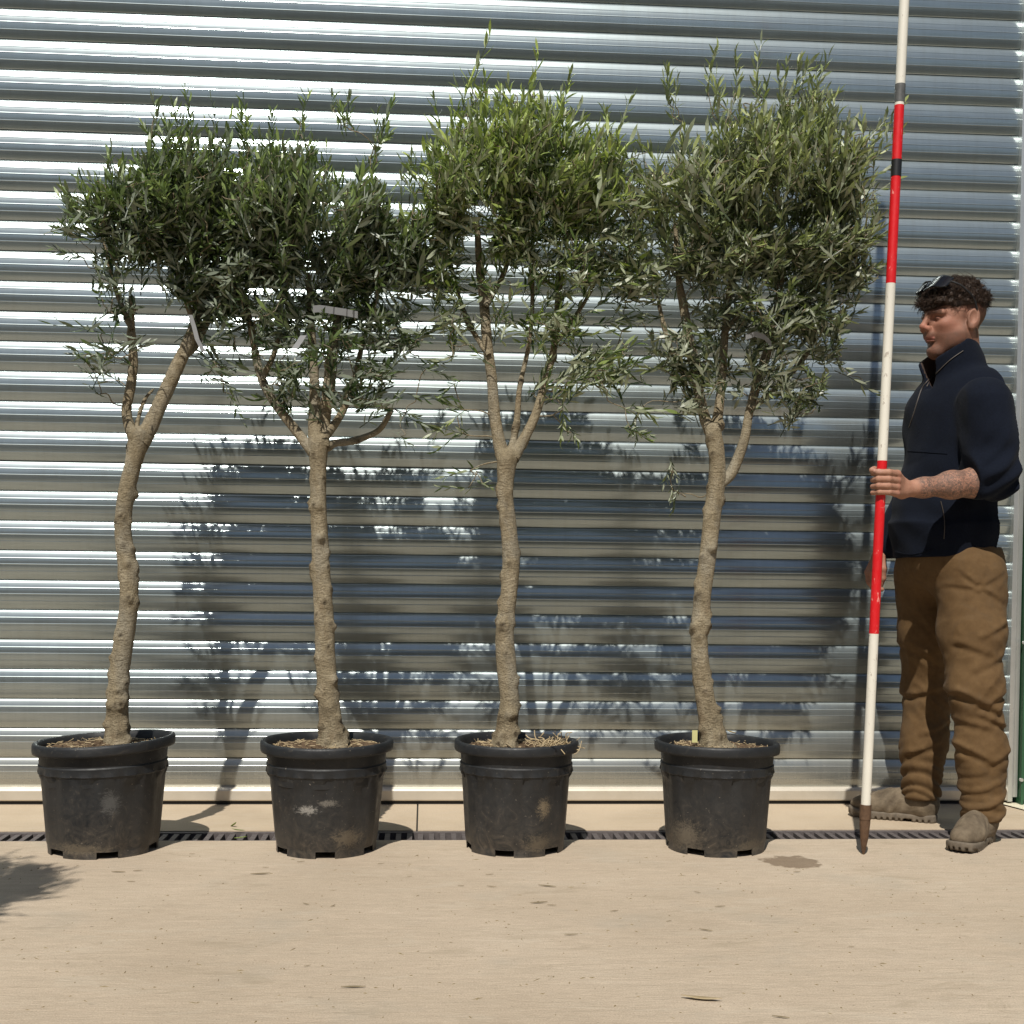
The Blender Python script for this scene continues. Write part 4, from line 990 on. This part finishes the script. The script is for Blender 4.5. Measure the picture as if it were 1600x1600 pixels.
# ---- boots
def boot_parts(heel, ang, L):
    """heel point on ground, heading angle in the ground plane"""
    c, s = math.cos(ang), math.sin(ang); R = np.array([[c, -s, 0], [s, c, 0], [0, 0, 1.]]).astype(np.float32)
    lo, hi = np.array([-.03, -.075, -.005]), np.array([L+.02, .075, .19]); X, o, h = grid(lo, hi, .0034)
    x, y, z = X[..., 0], X[..., 1], X[..., 2]
    hw = .036+.012*np.clip((x-.06)/.12, 0, 1); cyl = -.006*np.sin(np.pi*np.clip(x/L, 0, 1))
    # outline of the sole
    fx = np.clip(x, .034, L-.050); dxs = np.where(x < .034, (x-.034)/.034, np.where(x > L-.05, (x-L+.05)/.05, 0)); out = (np.sqrt(dxs**2+((y-cyl)/hw)**2)-1)*.036
    toe_up = .010*np.clip((x-L*.72)/(L*.28), 0, 1)**2
    sole = smax(out-.002, np.abs(z-.0145-toe_up)-.0145, .006)
    lug = np.where(x > L-.055, np.sin(y*2*math.pi/.019), np.sin(x*2*math.pi/.020+np.sign(y)*.5)); inner_ = np.where(x > L-.055, out+.010, np.abs(y-cyl)-hw+.007); cutz = z-toe_up-.0115
    sole = smax(sole, -np.maximum(np.maximum(cutz, lug*-.004+.0015), -inner_), .002)
    arch = np.maximum(np.abs(x-.098)-.014, z-.009); sole = smax(sole, -arch, .003)
    up = ell(X, (.050, 0, .060), (.056, .043, .075)); up = smin(up, ell(X, (L-.095, -.004, .040+.006), (.092, .047, .040)), .04)
    up = smin(up, ell(X, (L*.43, -.003, .060), (.086, .044, .052)), .03); up = smin(up, cone(X, (.055, 0, .08), (.050, 0, .14), .044, .040), .03)
    up = up+.0022*wav(X, 81, 55, 6)+.0012*wav(X, 82, 130, 6)+.0014*np.sin((x*1.0+z*.6)*180+wav(X, 83, 30))*np.exp(-((x-L*.52)/.05)**2)
    up = smax(up, -(z-.022), .004)
    # seam line round the upper
    up = up+.0012*np.exp(-((z-.045-.35*np.abs(x-.09))/.0025)**2)*(x < .16)
    res = []
    for d in (up, sole):
        V, F = nets(d, o, h); res.append((V@R.T+np.asarray(heel), F))
    return res
BN = boot_parts(heelN, angN, .285)
BF = boot_parts(heelF, angF, min(LFt, .315))
# ---- head (local frame: forward, left, up; origin at the head's centre)
HY, HP = .20, -.03
HC = at(1490, 503, YM)
RH = np.stack([FW*math.cos(-.12)+LF*math.sin(-.12), -FW*math.sin(-.12)+LF*math.cos(-.12), UPV], 1)
RH = RH@rot(0, .05, 0); HS = 1.06
def head_sdf(P):
    x, y, z = P[..., 0], P[..., 1], P[..., 2]; ay = np.abs(y); Q = np.stack([x, ay, z], -1)
    d = ell(P, (-.016, 0, .040), (.094, .074, .082)); d = smin(d, ell(P, (.034, 0, -.025), (.058, .056, .078)), .04)
    d = smin(d, ell(Q, (.010, .034, -.055), (.052, .030, .042)), .03)            # jaw
    d = smin(d, cone(Q, (-.006, .052, -.040), (.062, .012, -.098), .022, .020), .025)
    d = smin(d, ell(P, (.073, 0, -.094), (.022, .024, .019)), .018)              # chin
    d = smin(d, ell(Q, (.058, .040, -.014), (.022, .020, .016)), .02)            # cheek
    d = smin(d, cone(Q, (.088, .010, .024), (.073, .050, .021), .012, .010), .012)  # brow
    d = smax(d, -ell(Q, (.099, .032, .004), (.022, .020, .012)), .010)           # eye socket
    d = smin(d, ell(Q, (.0720, .031, .003), (.0130, .0145, .0100)), .003)        # eyelid and eye
    d = smin(d, cone(P, (.090, 0, .020), (.111, 0, -.014), .0085, .0095), .009)   # nose
    d = smin(d, ell(P, (.112, 0, -.0175), (.0105, .0105, .009)), .008); d = smin(d, ell(Q, (.102, .014, -.024), (.011, .008, .009)), .006)
    d = smin(d, ell(P, (.094, 0, -.044), (.012, .022, .018)), .012)
    d = smin(d, cone(Q, (.098, .003, -.0510), (.087, .020, -.0575), .0050, .0035), .004); d = smin(d, cone(Q, (.096, .003, -.0620), (.086, .018, -.0620), .0058, .0035), .004)
    d = smax(d, -cone(Q, (.105, .0, -.0565), (.086, .022, -.0605), .0014, .0012), .003)
    d = smax(d, -ell(P, (.098, 0, -.076), (.010, .020, .007)), .008)
    Re = rot(0, -.25, 0); e = ell(Q, (-.018, .079, -.004), (.023, .012, .034), Re); e = smax(e, -ell(Q, (-.012, .090, .002), (.013, .010, .022), Re), .004); e = smin(e, ell(Q, (-.008, .080, -.030), (.010, .008, .010)), .008)
    d = smin(d, e, .005)
    d = smin(d, cone(P, (-.024, 0, -.06), (-.040, 0, -.22), .055, .060), .03)    # neck
    return d
X, o, h = grid((-.135, -.115, -.23), (.145, .115, .135), .0024)
V, F = nets(head_sdf(X), o, h)
x, y, z = V.T; ay = np.abs(y)
skin = np.array([.30, .160, .110]); colr = np.tile(skin, (len(V), 1))
def blend(mask, c, a=1.0):
    global colr
    mk = np.clip(mask, 0, 1)[:, None]*a; colr = colr*(1-mk)+np.array(c)*mk
gs = lambda v, c, s: np.exp(-((v-c)/s)**2)
blend(np.clip(gs(x, .06, .04)*gs(z, -.02, .03)*gs(ay, .045, .03), 0, 1), (.42, .16, .11), .5)
blend(gs(x, .118, .018)*gs(z, -.02, .02), (.46, .17, .12), .6)
beard = np.clip((-.030-z)/.02, 0, 1)*np.clip((x+.015)/.02, 0, 1)*np.clip((z+.135)/.02, 0, 1); beard = np.maximum(beard, np.clip(1-np.abs(x-.008)/.016, 0, 1)*np.clip((.03-z)/.02, 0, 1)*(ay > .05)*np.clip((z+.11)/.02, 0, 1)*.8)
beard *= (.75+.25*np.sin(x*900)*np.sin(z*850+y*500)); blend(beard, (.042, .026, .018), .88)
blend(gs(z, -.042, .006)*(x > .085)*(ay < .025), (.10, .06, .04), .5)
blend(gs(z, -.0565, .0075)*(x > .086)*(ay < .023), (.33, .115, .095), .8)
blend(gs(z, .0235+.05*(ay-.03), .0060)*(x > .062)*(ay > .008)*(ay < .056), (.030, .018, .012), .95)
blend(gs(z, .002, .0038)*(x > .064)*gs(ay, .031, .013), (.02, .014, .012), .95)
blend(gs(z, .006, .012)*(x > .055)*gs(ay, .032, .02), (.17, .075, .052), .55)  # eye sockets darkened: shade under the brow put into the skin colour
blend(np.clip((.03-x)/.02, 0, 1)*np.clip((z-.02)/.02, 0, 1), (.05, .03, .02), .8)
blend((x < -.035)*np.clip((z+.075)/.03, 0, 1)*1.0, (.07, .042, .028), .7)
HEAD = ((V*HS)@RH.T+HC, F, colr.copy())
# ---- near forearm and gripping hand, frame on the rod
tg = rod_at(756); G = tip+ax*tg
wr = at(1432, 763, YN-.045)
ex = wr-G; ex -= ax*ex.dot(ax); ex /= np.linalg.norm(ex); ey = np.cross(ax, ex); RG = np.stack([ex, ey, ax], 1)   # ex towards wrist, ey away from the camera
elb = at(1545, 752, YN-.045)
def toG(p): return (np.asarray(p)-G)@RG
eL = toG(elb)
def hand_sdf(P):
    W0 = np.array([.104, -.018, -.010])
    d = chain(P, [(W0, .0255), (W0+(eL-W0)*.22, .027), (W0+(eL-W0)*.55, .040), (W0+(eL-W0)*.82, .043), (eL, .036)], .03)
    zs_ = [.0325, .0120, -.0085, -.0275]; rk = [.0115, .0118, .0112, .0100]; ext = [.004, .002, 0, -.005]
    palm = None
    for z_, r_ in zip(zs_, rk):
        c = cone(P, (.088, -.016, z_*.55-.006), (.036, -.0305, z_), .0175, r_+.0015); palm = c if palm is None else smin(palm, c, .010)
    palm = smin(palm, ell(P, (.066, -.006, .016), (.030, .018, .022)), .012)
    d = smin(d, palm, .022)
    for z_, r_, e_ in zip(zs_, rk, ext):
        f = chain(P, [((.036, -.0325, z_), r_+.0006), ((-.006-e_, -.0300, z_+.001), r_-.0010), ((-.0265-e_, -.008, z_+.0005), r_-.0016), ((-.016, .0185, z_-.001), r_-.0026)], .004)
        d = smin(d, f, .0035)
    th = chain(P, [((.078, .004, .020), .0165), ((.040, .0245, .036), .0135), ((.002, .0275, .043), .0115), ((-.036, .012, .040), .0085)], .006); d = smin(d, th, .008)
    d = smax(d, -(np.sqrt(P[..., 0]**2+P[..., 1]**2)-RR-.0004), .0015)
    return d
lo, hi = bounds([(-.06, -.06, -.07), (.12, .06, .075), eL], .055); lo[0] = -.055; lo[1] = min(lo[1], -.07); 
X, o, h = grid(lo, hi, .0021)
V, F = nets(hand_sdf(X), o, h)
tat = np.clip((V[:, 0]-.125)/.012, 0, 1)
colr = np.tile(np.array([.40, .215, .145]), (len(V), 1))
kn_ = np.exp(-((V[:, 0]-.034)/.008)**2)*(V[:, 1] < -.02); blend(kn_, (.44, .19, .13), .5)
blend(np.exp(-((V[:, 0]+.036)/.006)**2)*(V[:, 2] > .03), (.50, .30, .24), .7)
HAND = (V@RG.T+G, F, colr.copy(), tat)
# ---- far hand hanging relaxed
fw = at(1376, 862, YF-.01); fk_ = at(1360, 897, YF-.005); fel = at(1432, 765, YF+.02)
fd = (fk_-fw)/np.linalg.norm(fk_-fw); fside = np.array([0, 1., 0]); fside -= fd*fside.dot(fd); fside /= np.linalg.norm(fside); fn = np.cross(fd, fside)  # fn: in picture plane
RFh = np.stack([fd, fside, fn], 1)
def fhand_sdf(P):
    e = (fel-fw)@RFh
    d = chain(P, [((0, 0, 0), .026), (e*.4, .034), (e, .043)], .03)
    s_ = 1.0
    for i, yy in enumerate((-.030, -.010, .010, .028)):
        r_ = (.0105, .011, .0105, .0095)[i]; L_ = (1, 1.08, 1.0, .82)[i]
        d = smin(d, cone(P, (.012, yy*.55, 0), (.082, yy, -.003), .0165, r_+.002), .012)
        # fingers curl towards +x of the picture
        f = chain(P, [((.082, yy, -.003), r_+.0005), ((.082+.032*L_, yy, .012), r_-.0005), ((.082+.046*L_, yy*.95, .034), r_-.0015), ((.082+.040*L_, yy*.9, .052), r_-.0025)], .004); d = smin(d, f, .0035)
    th = chain(P, [((.02, -.020, .006), .016), ((.055, -.036, .022), .013), ((.085, -.034, .036), .0105), ((.106, -.028, .042), .008)], .006); d = smin(d, th, .008)
    return d
e = (fel-fw)@RFh
lo, hi = bounds([(-.03, -.06, -.04), (.15, .055, .08), e], .05)
X, o, h = grid(lo, hi, .0028)
V, F = nets(fhand_sdf(X), o, h); colr = np.tile(np.array([.36, .185, .125]), (len(V), 1)); FH = (V@RFh.T+fw, F, colr.copy())
# ---- hidden torso and legs of the body, kept inside the clothes
def under_sdf(P):
    d = cone(P, at(1500, 600, YM), at(1492, 690, YM), .065, .11); d = smin(d, cone(P, at(1492, 690, YM), at(1484, 860, YM), .12, .125), .06)
    for hp, kp, ap in ((at(1512, 900, YN+.10), at(1522, 1075, YN+.02), np.array([*(gN+np.array([.03, .03, 0]))[:2], .10])), (at(1450, 900, YF-.10), at(1447, 1080, YF-.02), at(1438, 1250, YF+.0))):
        d = smin(d, chain(P, [(hp, .080), (kp, .055), (ap, .036)], .04), .05)
    d = smin(d, chain(P, [(at(1500, 622, YM), .07), (at(1538, 632, YN+.0), .058), (at(1553, 742, YN-.06), .040)], .03), .04)
    d = smin(d, chain(P, [(at(1500, 622, YM), .07), (at(1492, 642, YF+.05), .058), (at(1432, 765, YF+.02), .040)], .03), .04)
    return d
lo, hi = bounds([at(1380, 560, YF+.1), at(1600, 1320, YN-.12)], .03); lo[2] = .03
X, o, h = grid(lo, hi, .012)
V, F = nets(under_sdf(X), o, h); UB = (V, F, np.tile(skin, (len(V), 1)))

base = np.array([.5*(gN[0]+gF[0]), YM, 0.0])
parts = [(HEAD[0], HEAD[1], HEAD[2], None), (HAND[0], HAND[1], HAND[2], HAND[3]), (FH[0], FH[1], FH[2], None), (UB[0], UB[1], UB[2], None)]
Vs, Fs, Cs, Ts, n = [], [], [], [], 0
for v, f, c, t in parts:
    Vs.append(v-base); Fs.append(f+n); Cs.append(c); Ts.append(np.zeros(len(v)) if t is None else t); n += len(v)
me = mesh_np('person', np.vstack(Vs), np.vstack(Fs), MT['skin']); vcol(me, 'col', np.vstack(Cs)); vattr(me, 'tattoo', np.concatenate(Ts))
man = obj('person', me, None, tuple(base)); tag(man, 'man in navy fleece and tan trousers holding the striped rod, facing the trees', 'person')
def wear(name, V, F, mat, parent=man, sub=0):
    o = obj(name, mesh_np(name, V-base, F, mat), parent); return o
fle = wear('fleece', *FLE, MT['fleece']); fle.data.materials.append(MT['fleecein'])
n0_ = at(1497, 590, YM); n1_ = at(1478, 545, YM); axc_ = (n1_-n0_)/np.linalg.norm(n1_-n0_); fc_ = FLE[0][FLE[1]].mean(1)-n0_; hh_ = fc_@axc_; lf_ = (fc_-hh_[:, None]*axc_)@RT
fle.data.polygons.foreach_set('material_index', ((np.sqrt((lf_[:, 0]/1.08)**2+lf_[:, 1]**2) < .0872-.06*hh_) & (hh_ > -.02)).astype(np.int32)); tro = wear('trousers', *TRO, MT['trouser'])
for Bt in (BN, BF):
    u = wear('boot', *Bt[0], MT['boot']); s_ = wear('sole', *Bt[1], MT['sole'], u)
# zip, piping and pockets of the fleece: short ribbons laid on the cloth's surface
from mathutils.bvhtree import BVHTree
bv = BVHTree.FromPolygons([tuple(v) for v in FLE[0]], [tuple(f) for f in FLE[1].tolist()])
def on_cloth(px, py, lift=.002):
    d = Vector(ray(px, py)).normalized(); hit = bv.ray_cast(Vector(CAM), d)
    if hit[0] is None: return None
    return np.array(hit[0])-np.array(d)*lift
def seam(name, pts, r, mat):
    P = [on_cloth(x, y) for x, y in spline(np.array(pts, float), 6)]; P = np.array([p for p in P if p is not None])
    if len(P) < 3: return
    b = MB(); b.tube(P, r, 6); obj(name, b.mesh(name, mat, True, base), fle)
seam('zip', [(1452, 592), (1441, 606), (1434, 625), (1428, 645), (1420, 668)], .0020, MT['zip'])
seam('piping', [(1505, 548), (1485, 562), (1468, 578), (1455, 592), (1448, 604)], .0018, MT['zip'])
seam('pocket_seam', [(1470, 783), (1474, 800), (1476, 820), (1475, 842)], .0014, MT['zip'])
seam('hem_seam', [(1398, 862), (1425, 866), (1460, 858)], .0012, MT['fleece'])
seam('yoke_seam', [(1410, 704), (1440, 706), (1480, 709)], .0011, MT['fleece'])
# ---- hair: cap with clumps, and short curling strands
def hair_sdf(P):
    x, y, z = P[..., 0], P[..., 1], P[..., 2]; Q = np.stack([x, np.abs(y), z], -1)
    d = ell(P, (-.012, 0, .062), (.104, .083, .076)); d = smin(d, ell(P, (.064, 0, .061), (.040, .060, .026)), .03)
    d = d+.0050*wav(P, 91, 110, 7)+.0035*wav(P, 93, 230, 7)
    cutf = z-(.040-.006*np.clip((x-.06)/.03, 0, 1)); back = z-(.020+.35*(x+.055)); 
    keep = np.where(x > -.035, cutf, np.minimum(cutf, z+.035-.12*(x+.035)*-1)); 
    d = smax(d, -keep-.004*wav(P, 95, 160, 5), .006)
    return d
X, o, h = grid((-.14, -.11, -.09), (.135, .11, .165), .0026)
V, F = nets(hair_sdf(X), o, h); hair = wear('hair', (V*HS)@RH.T+HC, F, MT['hair'])
rs = np.random.RandomState(77); b = MB(); top = V[(V[:, 2] > .035)]; sel = top[rs.choice(len(top), 4200)]
for p in sel:
    nrm = (p-np.array([-.012, 0, .04])); nrm /= np.linalg.norm(nrm); tg_ = np.array([.5, rs.normal()*.5, .1])+rs.normal(size=3)*.7; tg_ -= nrm*tg_.dot(nrm)*.6; L = rs.uniform(.010, .026)
    C = np.array([p-nrm*.003, p+nrm*.005+tg_*L*.35, p+nrm*.004+tg_*L*.8+rs.normal(size=3)*.003]); b.tube((spline(C, 2)*HS)@RH.T+HC, np.linspace(.0009, .0004, 5), 3, False)
tag(obj('hair_strands', b.mesh('hair_strands', MT['hair'], True, base), hair), kind='stuff')
# ---- sunglasses pushed up on the hair
def headP(p): return (np.asarray(p)*HS)@RH.T+HC
sg = empty('sunglasses', tuple(headP((.06, 0, .10)))); tag(sg, 'dark wraparound sunglasses pushed up on the hair of the man', 'sunglasses'); so_ = np.array(sg.location)
for sd in (1, -1):
    U_, W_ = np.meshgrid(np.linspace(-1, 1, 13), np.linspace(-1, 1, 9), indexing='ij'); V = []
    for u_, w_ in zip(U_.ravel(), W_.ravel()):
        mm = 1-.30*abs(u_)**3; th_ = .50*sd+u_*.42; rr_ = .100
        zz = .118+w_*.019*mm; V.append((-.012+rr_*math.cos(th_)*.98-.020*w_*mm+.012, rr_*.92*math.sin(th_), zz-.010*abs(u_)))
    V = np.array(V); F = [(i*9+j_, i*9+j_+1, i*9+10+j_, i*9+9+j_) for i in range(12) for j_ in range(8)]
    o_ = obj('lens', mesh_np('lens', headP(V)-so_, np.array(F), MT['lens']), sg); md = o_.modifiers.new('t', 'SOLIDIFY'); md.thickness = .003
    C = spline(np.array([(.060, sd*.076, .112), (.030, sd*.088, .096), (-.010, sd*.090, .060), (-.026, sd*.088, .022)]), 5); b = MB(); b.tube(headP(C)-so_, np.linspace(.0036, .0028, len(C)), 6); obj('temple_arm', b.mesh('temple_arm', MT['tape']), sg)
b = MB(); b.tube(headP(spline(np.array([(.094, -.02, .122), (.098, 0, .124), (.094, .02, .122)]), 3))-so_, .003, 6); obj('bridge', b.mesh('bridge', MT['tape']), sg)
# bracelet on the far wrist
a_ = np.linspace(0, 2*math.pi, 21); pc_ = fw-fd*.006
C = np.array([pc_+fside*math.cos(t)*.030+fn*math.sin(t)*.030 for t in a_]); b = MB(); b.tube(C, .0022, 6, False); tag(obj('bracelet', b.mesh('bracelet', MT['tape'])), 'thin dark bracelet on the hanging wrist of the man', 'bracelet')
